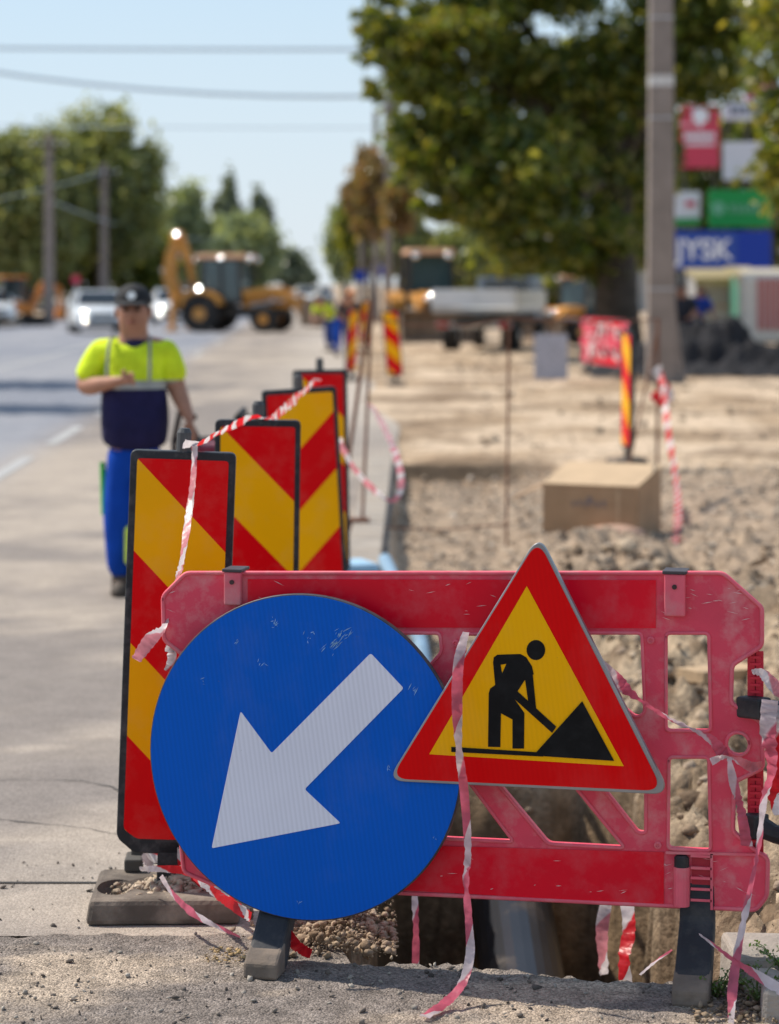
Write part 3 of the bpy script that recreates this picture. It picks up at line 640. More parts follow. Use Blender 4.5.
delineator((-.455, 8.05, 0), R(3), R(.8), 'second striped panel, behind the nearest one, stripes falling to the right', 1, phase=-.1055)
delineator((-.325, 10.5, 0), R(8), R(-3.2), 'third striped panel, its stripes rising to the right', -1, w=.325, phase=.04)
delineator((-.345, 12.7, 0), R(-2), R(-1.0), 'rearmost panel of the near row, mostly red, behind the one with rising stripes', 1, w=.285, phase=-.09)
c = G(396, 386); delineator(c, R(8), R(-5), 'distant striped panel standing on the dusty ground before the front loader', 1, slab=False, w=.27)
c = G(350, 381); delineator(c, R(55), R(4), 'distant striped panel leaning beside the thin rusty rods', -1, slab=False)
c = G(364, 352); delineator(c, R(40), R(2), 'farthest striped panel next to the stooping worker', 1, slab=False)
c = G(627, 466); delineator(c, R(-77), R(2.3), 'striped panel seen almost edge on beside the cardboard box', 1, w=.26, slab=False)

# ------------------------------------------------------------------ barrier tapes
tp = tape_mat('warning_tape', (.86, .80, .80), (.80, .02, .03)); tpf = tape_mat('faded_tape', (.84, .72, .74), (.76, .16, .24)); tpp = tape_mat('pale_tape', (.88, .80, .80), (.82, .30, .34), .2)
def ribbon(name, pts, width, m, tw=None, parent=None, label=None, group=None, seg=10, seed=0, crease=.6):
    pts = [Vector(p) for p in pts]; n = len(pts); r = random.Random(seed)
    tw = tw or [0]*n; W_ = [x*.85 for x in (width if isinstance(width, list) else [width]*n)]
    P_ = []; A = []; WW = []
    for i in range(n-1):
        p0 = pts[max(i-1, 0)]; p1 = pts[i]; p2 = pts[i+1]; p3 = pts[min(i+2, n-1)]
        for j in range(seg):
            t = j/seg
            P_.append(.5*((2*p1)+(p2-p0)*t+(2*p0-5*p1+4*p2-p3)*t*t+(3*p1-p0-3*p2+p3)*t**3)); A.append(tw[i]*(1-t)+tw[i+1]*t); WW.append(W_[i]*(1-t)+W_[i+1]*t)
    P_.append(pts[-1]); A.append(tw[-1]); WW.append(W_[-1])
    vs = []; fs = []; uv = []; L_ = 0
    for i, p in enumerate(P_):
        t = (P_[min(i+1, len(P_)-1)]-P_[max(i-1, 0)]).normalized()
        if i: L_ += (p-P_[i-1]).length
        view = (p-Vector((0, 0, 1.7))).normalized(); w = t.cross(view); w = w.normalized() if w.length > 1e-3 else Vector((1, 0, 0))
        q = Matrix.Rotation(R(A[i])+r.uniform(-crease, crease)*.5, 3, t); w = q @ w; nn = w.cross(t)
        h = WW[i]/2; c_ = nn*h*r.uniform(-.3, .3)
        vs += [p-w*h, p+c_, p+w*h]; uv += [(L_, 0), (L_, .5), (L_, 1)]
        if i:
            k = 3*i; fs += [(k-3, k-2, k+1, k), (k-2, k-1, k+2, k+1)]
    me = bpy.data.meshes.new(name); me.from_pydata([tuple(v) for v in vs], [], fs); me.update()
    ul = me.uv_layers.new(name='UVMap')
    for lp in me.loops: ul.data[lp.index].uv = uv[lp.vertex_index]
    o = link(name, me, m, parent, smooth=True)
    if label: tag(o, label, 'tape', group)
    return o
GT = 'red and white barrier tapes'
ribbon('barrier_tape', [P(184, 444, 6.50), P(200, 443, 6.6), P(222, 431, 7.2), P(243, 421, 7.7), P(256, 417, 7.92), P(272, 418, 8.3), P(292, 402, 9.4), P(312, 384, 10.35), P(318, 380, 10.4)], [.03, .03, .035, .04, .04, .045, .05, .05, .04], tp, [10, 70, 60, 40, 80, 60, 50, 70, 60], None, 'red and white tape strung over the tops of the near panels', GT, seed=2)
ribbon('barrier_tape', [P(195, 446, 6.53), P(193, 480, 6.46), P(188, 520, 6.36), P(182, 560, 6.22), P(176, 583, 6.16), P(168, 610, 6.13), P(164, 626, 6.09), P(150, 640, 6.05), P(136, 660, 6.03)], [.018, .024, .026, .028, .022, .02, .025, .045, .035], tpp, [20, 40, 30, 50, 60, 70, 50, 20, 30], None, 'pale tape hanging from the nearest panel knob down behind the barrier corner', GT, seed=3)
ribbon('barrier_tape', [P(338, 438, 12.0), P(350, 462, 12.2), P(368, 484, 12.4), P(388, 500, 12.5), P(399, 494, 12.6), P(400, 470, 12.9), P(390, 440, 13.6), P(376, 412, 15.6), P(370, 405, 16.1)], .045, tpp, [30, 50, 30, 70, 30, 10, 30, 40, 60], None, 'red and white tape hanging in a loop between the rear panel and a rusty rod', GT, seed=4)
ribbon('barrier_tape', [P(466, 632, 5.78), P(459, 660, 5.75), P(457, 700, 5.75), P(459, 750, 5.74), P(464, 790, 5.74), P(468, 850, 5.74), P(466, 880, 5.75), P(469, 925, 5.72), P(470, 955, 5.70), P(462, 984, 5.66), G(445, 1003, .03), G(424, 1017, .02)], [.02, .03, .032, .022, .026, .022, .028, .022, .026, .026, .03, .03], tpf, [20, 0, 10, 30, 5, 30, 60, 10, 0, 20, 40, 60], None, 'faded tape hanging down in front of the triangular sign to the asphalt', GT, seed=5)
ribbon('barrier_tape', [P(600, 662, 5.84), P(618, 682, 5.79), P(640, 700, 5.765), P(668, 718, 5.755), P(692, 729, 5.75), P(712, 740, 5.745), P(722, 752, 5.74), P(728, 757, 5.735)], [.02, .045, .022, .016, .018, .028, .04, .015], tpf, [30, 10, 60, 50, 60, 30, 10, 40], None, 'faded tape running from the triangular sign to the knot on the barrier', GT, seed=6)
ribbon('barrier_tape', [P(711, 762, 5.72), P(720, 758, 5.72), P(729, 757, 5.72), P(742, 762, 5.72), P(752, 767, 5.73), P(762, 764, 5.75)], [.022, .018, .010, .026, .030, .016], tpp, [10, 30, 60, 20, 10, 30], None, 'short pale tape bow tied across the right side of the barrier', GT, seed=7)
ribbon('barrier_tape', [P(729, 757, 5.72), P(733, 780, 5.71), P(740, 805, 5.70), P(743, 822, 5.70), P(747, 846, 5.71)], [.012, .026, .03, .028, .034], tpf, [30, 20, 50, 10, 20], None, 'faded tape tail hanging straight down from the knot', GT, seed=8)
ribbon('barrier_tape', [P(752, 672, 5.74), P(763, 674, 5.72), P(779, 690, 5.70), P(800, 700, 5.7)], [.014, .03, .04, .04], tpp, [40, 30, 10, 20], None, 'pale tape wound on the side post above the upper black clamp', GT, seed=9)
ribbon('barrier_tape', [P(770, 700, 5.68), P(768, 730, 5.68), P(772, 768, 5.67), P(764, 800, 5.66), P(758, 850, 5.65), P(748, 900, 5.64), P(738, 950, 5.61), P(733, 985, 5.57), P(731, 1022, 5.52), P(731, 1045, 5.5)], [.045, .05, .045, .024, .022, .022, .025, .030, .018, .02], tpf, [0, 20, 60, 40, 60, 50, 30, 10, 30, 20], None, 'long faded tape falling past the right end of the barrier to the kerb stone', GT, seed=10)
ribbon('barrier_tape', [P(776, 705, 5.70), P(775, 730, 5.69), P(778, 760, 5.69), P(774, 790, 5.7), P(780, 815, 5.7)], [.04, .06, .06, .05, .03], tp, [0, 30, 10, 50, 10], None, 'crumpled bright tape bundle hanging below the upper black clamp', GT, seed=11)
ribbon('barrier_tape', [P(699, 934, 5.74), P(715, 946, 5.66), P(736, 962, 5.6), P(757, 975, 5.56), P(785, 992, 5.52), P(810, 1000, 5.5)], [.006, .010, .016, .026, .032, .03], tpf, [50, 40, 40, 20, 20, 20], None, 'tape stretched low over the kerb stone towards the right', GT, seed=12)
ribbon('barrier_tape', [P(640, 975, 5.9), P(655, 962, 5.87), P(672, 950, 5.86)], [.008, .010, .008], tpf, [40, 50, 40], None, 'thin scrap of tape running to the right foot of the barrier', GT, seed=13)
# tape heap round the left foot
ribbon('barrier_tape', [G(146, 868, .10), G(150, 856, .12), G(164, 852, .14), G(178, 856, .15), G(190, 860, .16), G(196, 878, .10), G(214, 890, .08), G(235, 905, .07), P(250, 917, 6.1)], [.04, .06, .075, .06, .05, .035, .03, .035, .03], tp, [60, 20, 0, 20, 50, 30, 20, 40, 30], None, 'crumpled red and white tape lying over the near panel base', GT, seed=14)
ribbon('barrier_tape', [P(140, 869, 6.42), P(165, 869, 6.38), P(190, 872, 6.33), P(205, 885, 6.22), P(225, 900, 6.12), P(245, 914, 6.06)], [.016, .022, .03, .03, .03, .03], tp, [20, 10, 20, 40, 20, 20], None, 'bright tape running from the near panel base to the left foot of the barrier', GT, seed=15)
ribbon('barrier_tape', [P(161, 876, 6.34), P(172, 893, 6.28), P(190, 911, 6.2), P(208, 922, 6.12), P(240, 937, 6.02)], [.014, .016, .024, .018, .008], tpf, [20, 40, 20, 30, 40], None, 'thin faded tape sagging in front of the near panel base', GT, seed=16)
ribbon('barrier_tape', [P(278, 912, 6.03), P(286, 930, 6.0), P(293, 942, 5.98), G(301, 949, .04), G(311, 954, .03)], [.03, .032, .034, .036, .03], tp, [10, 30, 10, 40, 20], None, 'bright tape end lying on the asphalt right of the left foot', GT, seed=17)
ribbon('barrier_tape', [P(170, 652, 6.1), P(170, 645, 6.11), P(172, 660, 6.1), P(168, 672, 6.1)], .03, tp, [10, 60, 10, 30], None, 'small tape knot behind the upper left edge of the blue sign', GT, seed=24)
# inside the trench
ribbon('barrier_tape', [P(626, 895, 6.6), P(629, 930, 6.55), P(624, 960, 6.5), P(628, 1000, 6.45)], .045, tp, [10, 20, 40, 10], None, 'bright tape hanging down into the right side of the trench', GT, seed=18)
ribbon('barrier_tape', [P(607, 900, 6.9), P(602, 930, 6.9), P(604, 975, 6.85)], .045, tpp, [40, 20, 50], None, 'pale tape hanging in the trench left of the bright one', GT, seed=19)
ribbon('barrier_tape', [P(414, 885, 6.5), P(416, 930, 6.5), P(415, 985, 6.45)], .025, tpf, [30, 40, 20], None, 'narrow faded tape hanging at the left trench wall', GT, seed=20)
# beyond
ribbon('barrier_tape', [P(660, 372, 20.9), P(664, 395, 20.6), P(668, 430, 20.2), P(676, 480, 19.5), P(678, 520, 17.8), P(672, 550, 15.6), P(662, 572, 14.6)], .07, tp, [10, 40, 20, 50, 20, 30, 20], None, 'red and white tape trailing down from the far rusty rods', GT, seed=21)
ribbon('barrier_tape', [P(656, 368, 20.9), P(662, 380, 20.85), P(668, 395, 20.8), P(660, 402, 20.8), P(654, 392, 20.8)], .12, tp, [10, 60, 10, 60, 10], None, 'crumpled tape bundle tied to the far rusty rods', GT, seed=22)

# ------------------------------------------------------------------ rods
rust = mat('rust', (.19, .085, .05), .9, var=.4, scale=30, bump=.001)
b = MB(); p = G(353, 533); b.tube([p+Vector((-.10, 0, 0)), P(371, 300, p.y)], .014, 6); b.tube([p+Vector((.06, 0, 0)), P(372, 300, p.y)], .011, 6); b.box(p+Vector((0, 0, .02)), (.30, .26, .04)); b.box(p+Vector((.03, 0, .07)), (.16, .15, .06))
tag(b.build('rusty_rod', rust), 'pair of thin rusty rods rising from a plate on the kerb', 'rod', 'rusty rods')
p = G(506, 531); b = MB().tube([p-Vector((0, 0, .3)), P(509, 318, p.y)], .008, 6)
tag(b.build('rusty_rod', rust), 'single thin rusty rod left of the cardboard box', 'rod', 'rusty rods')
p = G(655, 478); b = MB().tube([p+Vector((.02, 0, -.05)), P(658, 318, p.y)], .014, 6); b.tube([p+Vector((-.25, .1, -.05)), P(658, 330, p.y)], .010, 6)
tag(b.build('rusty_rod', rust), 'two leaning rusty rods right of the cardboard box', 'rod', 'rusty rods')
p = P(372, 318, 16.3); q = P(509, 318, 16.6); r2_ = P(658, 319, 20.9)
b = MB(); b.tube([p, p.lerp(q, .3)-Vector((0, 0, .05)), p.lerp(q, .7)-Vector((0, 0, .05)), q], .006, 5); b.tube([q, q.lerp(r2_, .5)-Vector((0, 0, .03)), r2_], .008, 5)
tag(b.build('wire_cord', rust), 'thin rusty wire strung between the tops of the rods', 'wire')
b = MB(); p = P(372, 527, 16.3); q = P(509, 524, 16.6); b.tube([p, p.lerp(q, .5)-Vector((0, 0, .03)), q], .006, 5)
tag(b.build('wire_cord', rust), 'thin wire low over the gravel between two rods', 'wire')

# ------------------------------------------------------------------ cardboard box
cb = mat('cardboard', (.40, .25, .14), .85, var=.12, scale=6, dirt=(.40, .30, .2), dirt_amt=.3)
cbt = mat('cardboard_lit_top', (.52, .37, .23), .85, var=.1, scale=5)  # lit copy of the cardboard, sun on the top put into its colour
p = G(590, 540, -.1); bx = empty('cardboard_box', (p.x, p.y, -.12), R(-25), 'brown cardboard box lying on the gravel with one flap open', 'box')
L_, D_, H_ = .70, .50, .40
b = MB(); b.box((0, .0, H_/2), (L_, .008, H_)); b.prism([(0, 0), (D_, 0), (D_, H_+.11), (0, H_)], -L_/2-.004, -L_/2+.004); b.prism([(.005, 0), (D_, 0), (D_, H_+.11), (.005, H_)], L_/2-.004, L_/2+.004); b.box((0, D_, H_/2+.05), (L_, .008, H_+.1)); b.build('side', cb, bx)
MB().bar((0, -.01, H_+.004), (0, D_+.02, H_+.122), L_+.012, .008).build('top', cbt, bx)
MB().bar((-L_/2, D_*.35, H_+.02), (-L_/2-.27, D_*.35-.08, H_-.12), D_*.6, .007).build('flap', cb, bx)
MB().box((.14, -.006, .085), (.10, .003, .05)).build('paper_label', mat('label_white', (.7, .68, .7), .6), bx)
b = MB()
for i in range(6): b.box((-.12+i*.045, -.006, .27+.006*(i % 2)), (.024, .003, .035+.008*((i*7) % 3)))
b.lathe([(.026, -.004), (.026, -.008)], (.0, 0, .30), 'Y', 14); b.build('print', mat('faint_ink', (.22, .17, .15), .8), bx)
MB().box((L_*.30, -.006, .2), (.02, .003, .36)).build('packing_tape', mat('tape_brown', (.52, .36, .22), .3), bx)
b = MB(); p = G(612, 541, -.12); b.sphere((p.x, p.y-.25, -.05), .16, 12, 7, (1.4, .8, .45))
o = b.build('clay_lump', mat('pink_clay', (.52, .33, .24), .95, bump=.03, bscale=20), None, smooth=True); tag(o, 'pinkish lump of clay in front of the cardboard box', 'lump')

# ------------------------------------------------------------------ kerb stones, weeds, pipe, planks
ks = mat('kerb_stone_concrete', (.36, .31, .265), .92, var=.22, scale=9, bump=.004, bscale=110, dirt=(.22, .19, .16), dirt_amt=.6, dirt_scale=6)
p = G(745, 990)
o = MB().box((1.10, 5.90, .010), (.56, .19, .15), (R(3), R(2), R(3))).build('kerb_stone', ks, None, bevel=.012); tag(o, 'loose concrete kerb stone lying behind the weeds at the right edge', 'kerb stone', 'loose kerb stones')
o = MB().box((1.03, 5.60, .000), (.34, .20, .13), (R(-5), R(4), R(-8))).build('kerb_stone', ks, None, bevel=.012); tag(o, 'nearer broken kerb stone cut off by the right bottom corner', 'kerb stone', 'loose kerb stones')
o = MB().box((.90, 5.74, .015), (.09, .10, .09), (R(10), R(8), R(30))).build('kerb_stone', ks, None, bevel=.012); tag(o, 'small chipped concrete piece wedged between the two kerb stones', 'kerb stone', 'loose kerb stones')
wl_ = leaf_mat('weed_leaf', [(.05, .11, .02), (.09, .17, .03), (.14, .20, .05)], .3)
def weed(loc, n, h, label, seed):
    r = random.Random(seed); root = empty('weed', loc, 0, label, 'weed', 'weeds by the kerb stones'); b = MB(); lf = MB()
    for i in range(n):
        a = r.uniform(0, 6.28); le = h*r.uniform(.5, 1.1); pts = [Vector((0, 0, 0))]
        for k in range(1, 6): pts.append(Vector((math.cos(a)*le*k/5*.7, math.sin(a)*le*k/5*.7, le*.8*math.sin(k/5*1.7)*.7+r.uniform(-.005, .005))))
        b.tube(pts, [.0018, .0016, .0014, .0012, .001, .0008], 5)
        for k in range(1, 6):
            for s_ in range(3):
                q = pts[k]+Vector([r.uniform(-.008, .008) for _ in range(3)]); d = Vector([r.gauss(0, 1) for _ in range(3)]).normalized(); e = d.cross(Vector((r.gauss(0, 1), r.gauss(0, 1), 1))).normalized(); L = r.uniform(.007, .014)
                lf.add([q, q+d*L*.5+e*L*.28, q+d*L, q+d*L*.5-e*L*.28], [(0, 1, 2, 3)])
    b.build('stem', mat('weed_stem', (.10, .13, .04), .7), root); lf.build('leaf', wl_, root)
weed((.775, 5.72, .01), 14, .11, 'small green weed growing right of the barrier foot', 1)
weed((.86, 5.66, .02), 14, .12, 'low weed sprawling in front of the kerb stones', 2)
weed((.94, 5.80, .05), 9, .10, 'weed growing on the joint between the kerb stones', 3)
X, Y, s = scat(1500, .70, 1.0, 5.50, 5.80, .001, .010, 31, 6)
tag(stones('dirt_crumbs', np.stack([X, Y, .012+s*.4+.012*np.random.default_rng(5).random(len(X))], -1), s, stone_mat('crumbs', [(.12, .09, .06), (.30, .22, .15), (.20, .15, .10), (.40, .31, .22)]), 33), 'crumbs of dry earth and twigs between the foot and the kerb stones', 'dirt', kind='stuff')
X, Y, s = scat(160, -.46, -.27, 6.0, 6.13, .002, .008, 35, 3)
tag(stones('straw_debris', np.stack([X, Y, .014+s*.3], -1), s, stone_mat('straw', [(.36, .24, .12), (.55, .40, .2), (.2, .13, .08)]), 36, .3), 'dry yellowish debris beside the left foot of the barrier', 'debris', kind='stuff')
pm = mat('pipe_plastic', (.018, .019, .024), .3, var=.15, scale=4, dirt=(.16, .11, .075), dirt_amt=.9, dirt_scale=2.5)
b = MB(); b.tube([(.50, 6.4, -1.2), (.455, 9.25, -.60)], .15, 28); root = b.build('drain_pipe', pm, None, smooth=False)
tag(root, 'large grey plastic drain pipe lying in the trench', 'pipe')
for t in (.15, .45):
    q = Vector((.50, 6.4, -1.2)).lerp(Vector((.455, 9.25, -.60)), t); d = Vector((-.045, 2.85, .6)).normalized()
    MB().tube([q-d*.05, q+d*.05], .163, 28).build('collar', pm, root)
wd = mat('raw_timber', (.46, .32, .19), .8, var=.25, scale=14, bump=.001)
def plank(a, b_, w, t, label):
    o = MB().bar(a, b_, w, t).build('plank', wd, None, bevel=.003); tag(o, label, 'plank', 'timber planks in the dug up soil')
plank(P(560, 668, 11.2), P(700, 683, 10.6), .14, .04, 'light timber plank lying across the soil heap behind the barrier')
plank(P(690, 676, 10.0), P(800, 668, 10.4), .16, .05, 'second plank seen through the right side opening of the barrier')
bp_ = mat('blue_pipe', (.22, .34, .46), .45)
o = MB().tube([P(385, 560, 14.0), P(420, 640, 12.2), P(428, 690, 11.0)], .04, 14).build('blue_pipe', bp_, None, smooth=True); tag(o, 'pale blue plastic pipe running down along the kerb into the trench', 'pipe')
b = MB(); q = G(352, 566, .1); b.box(q, (.22, .3, .05), (0, 0, R(20))); b.box(q+Vector((-.14, -.1, .01)), (.08, .1, .06), (0, 0, R(50)))
tag(b.build('litter', mat('blue_litter', (.35, .55, .72), .5), None, bevel=.01), 'crumpled pale blue wrapping lying on the kerb', 'litter')

# ------------------------------------------------------------------ people
def skin(name, nodes, edges, m, parent, sub=2, root=0):
    """nodes: {key: (co, rx, ry)}; edges as key pairs -> one continuous tapered surface"""
    bm = bmesh.new(); lay = bm.verts.layers.skin.verify(); vm = {}
    for k, (c_, rx, ry) in nodes.items():
        v = bm.verts.new(c_); v[lay].radius = (rx, ry); v[lay].use_root = (k == root); vm[k] = v
    for a, b_ in edges: bm.edges.new((vm[a], vm[b_]))
    me = bpy.data.meshes.new(name); bm.to_mesh(me); bm.free()
    o = bpy.data.objects.new('t', me); COL.objects.link(o)
    o.modifiers.new('k', 'SKIN').branch_smoothing = .6
    q = o.modifiers.new('s', 'SUBSURF'); q.levels = q.render_levels = sub
    bpy.context.view_layer.update()
    m2 = bpy.data.meshes.new_from_object(o.evaluated_get(bpy.context.evaluated_depsgraph_get())); bpy.data.objects.remove(o)
    m2.name = name
    return link(name, m2, m, parent, smooth=True)
skinm = mat('sunburnt_skin', (.40, .19, .12), .55, var=.12, scale=12)
def zband_mat(name, stops, rough=.8):
    if name in MATS: return MATS[name]
    m = mat(name, (.5, .5, .5), rough, var=.2, scale=9, bump=.035, bscale=8, spec=.15); nt = m.node_tree; N = nt.nodes; L = nt.links
    sc = [n for n in N if n.type == 'VECT_MATH'][0]; tc = [n for n in N if n.type == 'TEX_COORD'][0]
    sx = N.new('ShaderNodeSeparateXYZ'); L.new(tc.outputs['Object'], sx.inputs[0]); d = N.new('ShaderNodeMath'); d.operation = 'DIVIDE'; d.inputs[1].default_value = 2; L.new(sx.outputs['Z'], d.inputs[0])
    cr = N.new('ShaderNodeValToRGB'); cr.color_ramp.interpolation = 'CONSTANT'; e = cr.color_ramp.elements
    e[0].position = 0; e[0].color = (*stops[0][1], 1); e[1].position = stops[1][0]/2; e[1].color = (*stops[1][1], 1)
    for z, c_ in stops[2:]: k = e.new(z/2); k.color = (*c_, 1)
    L.new(d.outputs[0], cr.inputs[0]); L.new(cr.outputs[0], sc.inputs[0]); return m
HIVIS = (.70, .86, .03); NAVY = (.018, .016, .06)
def hand(nodes, edges, base, d, side, nm, curl=.5):
    """palm plus five fingers growing from key `base`; d = pointing direction, side = thumb side"""
    d = Vector(d).normalized(); side = Vector(side); side = (side-d*side.dot(d)).normalized(); nr = d.cross(side)
    p0 = Vector(nodes[base][0]); palm = nm+'palm'; nodes[palm] = (p0+d*.06, .036, .017); edges.append((base, palm))
    pc = p0+d*.085
    for i, (o_, L) in enumerate(((.028, .068), (.010, .076), (-.009, .071), (-.027, .056))):
        prev = palm; q = pc+side*o_; dd = d.copy()
        for j in range(3):
            key = f'{nm}f{i}{j}'; nodes[key] = (q.copy(), .0095-.001*j, .0095-.001*j); edges.append((prev, key)); prev = key
            dd = (dd+nr*curl*.8).normalized(); q = q+dd*L*.42
    t0 = nm+'t0'; t1 = nm+'t1'; nodes[t0] = (p0+d*.035+side*.042, .012, .012); nodes[t1] = (p0+d*.07+side*.055+nr*.02, .010, .010)
    edges += [(palm, t0), (t0, t1)]
def person(name_loc, yaw, label, J, H, hat=None, top=None, legs=None, sc=1.0, extra=True):
    root = empty('person', name_loc, yaw, label, 'person'); root.scale = (sc, sc, sc)
    n = {0: (J['pelvis'], .155, .12), 'belly': (J['belly'], .175, .145), 'chest': (J['chest'], .175, .12), 'nb': (J['neckb'], .09, .075), 'neck': (J['neck'], .078, .078),
         'jaw': (J['jaw'], .084, .092), 'head': (J['head'], .098, .112), 'crown': (J['crown'], .074, .09)}
    e = [(0, 'belly'), ('belly', 'chest'), ('chest', 'nb'), ('nb', 'neck'), ('neck', 'jaw'), ('jaw', 'head'), ('head', 'crown')]
    for s_ in 'lr':
        n[s_+'sh'] = (J[s_+'sh'], .075, .075); n[s_+'el'] = (J[s_+'el'], .055, .055); n[s_+'wr'] = (J[s_+'wr'], .028, .030)
        mid = (Vector(J[s_+'el'])*.65+Vector(J[s_+'wr'])*.35); n[s_+'fa'] = (mid, .052, .052)
        e += [('nb', s_+'sh'), (s_+'sh', s_+'el'), (s_+'el', s_+'fa'), (s_+'fa', s_+'wr')]
        d = Vector(J[s_+'wr'])-Vector(J[s_+'el']); hand(n, e, s_+'wr', J.get(s_+'hd', d), J.get(s_+'th', (0, -1, 0)), s_, J.get(s_+'cu', .5))
        n[s_+'hip'] = (J[s_+'hip'], .095, .095); n[s_+'kn'] = (J[s_+'kn'], .060, .062); n[s_+'an'] = (J[s_+'an'], .042, .045)
        an = Vector(J[s_+'an']); n[s_+'toe'] = (an+Vector((0, -.15, -.05)), .04, .028)
        e += [(0, s_+'hip'), (s_+'hip', s_+'kn'), (s_+'kn', s_+'an'), (s_+'an', s_+'toe')]
    body = skin('body', n, e, skinm, root)
    hd = Vector(J['head'])
    # face
    b = MB(); b.sphere(hd+Vector((0, -.114, -.018)), .019, 8, 6, (.8, 1.1, 1.5)); b.build('nose', skinm, body, smooth=True)
    for q in (-.094, .094): MB().sphere(hd+Vector((q, .005, -.01)), .024, 8, 6, (.4, .8, 1.4)).build('ear', skinm, body, smooth=True)
    for q in (-.034, .034): MB().sphere(hd+Vector((q, -.098, .008)), .014, 8, 6, (1.3, .5, .6)).build('eye', mat('eye_dark', (.03, .02, .015), .2), body, smooth=True)
    b = MB(); b.sphere(hd+Vector((0, -.100, -.060)), .027, 10, 6, (1.1, .35, .25)); b.build('mouth', mat('lips', (.28, .09, .07), .5), body, smooth=True)
    b = MB()
    for q in (-1, 1): b.bar(hd+Vector((q*.018, -.106, .028)), hd+Vector((q*.050, -.098, .030)), .010, .009)
    b.build('eyebrows', mat('hair_dark', (.02, .015, .012), .8), body)
    b = MB(); b.sphere(hd+Vector((0, .02, .02)), .093, 14, 8, (.95, 1.02, 1.05), -.4); b.build('hair', MATS['hair_dark'], root, smooth=True)
    # shirt
    up = (Vector(J['neckb'])-Vector(J['belly'])).normalized(); ct = Vector(J['chest']).lerp(Vector(J['neckb']), .72)
    sn = {0: (Vector(J['pelvis'])+up*.01, .188, .155), 'low': (Vector(J['pelvis']).lerp(Vector(J['belly']), .5), .198, .175), 'belly': (J['belly'], .212, .19), 'chest': (J['chest'], .225, .165), 'nb': (ct, .165, .115), 'top': (Vector(J['neckb'])+up*.03, .085, .08)}
    se_ = [(0, 'low'), ('low', 'belly'), ('belly', 'chest'), ('chest', 'nb'), ('nb', 'top')]
    for s_ in 'lr':
        sn[s_] = (J[s_+'sh'], .100, .098); sn[s_+'2'] = (Vector(J[s_+'sh']).lerp(Vector(J[s_+'el']), .5), .090, .088); sn[s_+'3'] = (Vector(J[s_+'sh']).lerp(Vector(J[s_+'el']), .92), .084, .082)
        se_ += [('nb', s_), (s_, s_+'2'), (s_+'2', s_+'3')]
    shirt = skin('shirt', sn, se_, top, root)
    if extra:
        b = MB(); c_ = Vector(J['neckb'])+Vector((0, 0, .045)); b.lathe([(.105, -.045), (.092, .0), (.080, .012)], c_-Vector((0, 0, .03)), 'Z', 18)
        b.build('collar', mat('navy_cloth', NAVY, .85), shirt, smooth=True)
        for q in (-1, 1):
            b = MB(); x = q*.115; ch = Vector(J['chest'])
            b.tube([(x, -.190, 1.17), (x*1.0, -.182, 1.24), (x*.98, -.155, 1.32), (x*.95, -.125, 1.37), (x*.9, -.07, 1.41)], .009, 6); b.build('reflective_brace', mat('reflective_grey', (.26, .26, .25), .5), shirt)
    # trousers
    tn = {0: (Vector(J['pelvis'])+up*.12, .185, .155), 'pv': (Vector(J['pelvis'])-up*.01, .195, .16)}; te = [(0, 'pv')]
    for s_ in 'lr':
        tn[s_+'h'] = (Vector(J[s_+'hip']).lerp(Vector(J[s_+'kn']), .12), .118, .118); tn[s_+'k'] = (J[s_+'kn'], .095, .095); tn[s_+'c'] = (Vector(J[s_+'kn']).lerp(Vector(J[s_+'an']), .55), .082, .084); tn[s_+'a'] = (Vector(J[s_+'an'])+Vector((0, 0, .02)), .074, .078)
        te += [('pv', s_+'h'), (s_+'h', s_+'k'), (s_+'k', s_+'c'), (s_+'c', s_+'a')]
    tr_ = skin('trousers', tn, te, legs, root)
    for s_ in 'lr':
        a = Vector(J[s_+'an']); b = MB(); b.sphere(a+Vector((0, -.07, -.035)), .07, 14, 8, (.72, 1.95, .75), -.72); b.tube([a+Vector((0, 0, -.03)), a+Vector((0, 0, .05))], .055, 12)
        o = b.build('boot', mat('dusty_boot', (.09, .07, .055), .8), root, smooth=True)
    if hat == 'cap':
        cm = mat('cap_cloth', (.016, .016, .018), .8, bump=.002); b = MB(); b.sphere(hd+Vector((0, .008, .045)), .108, 20, 12, (.98, 1.06, .98), -.05); cap = b.build('cap', cm, root, smooth=True)
        b = MB(); vs = []; nn = 12
        for i in range(nn+1):
            a = math.pi*i/nn; vs.append(hd+Vector((-.088*math.cos(a), -.085, .048+.014*math.sin(a)))); vs.append(hd+Vector((-.092*math.cos(a), -.085-.085*math.sin(a), .028+.010*math.sin(a))))
        b.add(vs, [(2*i, 2*i+1, 2*i+3, 2*i+2) for i in range(nn)]); br = b.build('brim', cm, cap); q = br.modifiers.new('s', 'SOLIDIFY'); q.thickness = .005
        b = MB(); b.lathe([(.024, -.002), (.024, .004)], (0, 0, 0), 'Y', 16); o = b.build('cap_emblem', mat('emblem_white', (.75, .75, .72), .6), cap); o.location = hd+Vector((0, -.101, .085)); o.rotation_euler = (R(-22), 0, 0)
    elif hat:
        b = MB(); b.sphere(hd+Vector((0, .005, .045)), .125, 18, 10, (.95, 1.1, 1), 0); b.lathe([(.15, .045), (.15, .052)], hd, 'Z', 18); b.build('safety_helmet', hat, root, smooth=True)
    return root
Yp = 13.2; base = G(132, 594)
def jp(u, v, dy=0.0): q = P(u, v, Yp+dy); return (q.x-base.x, dy, q.z)
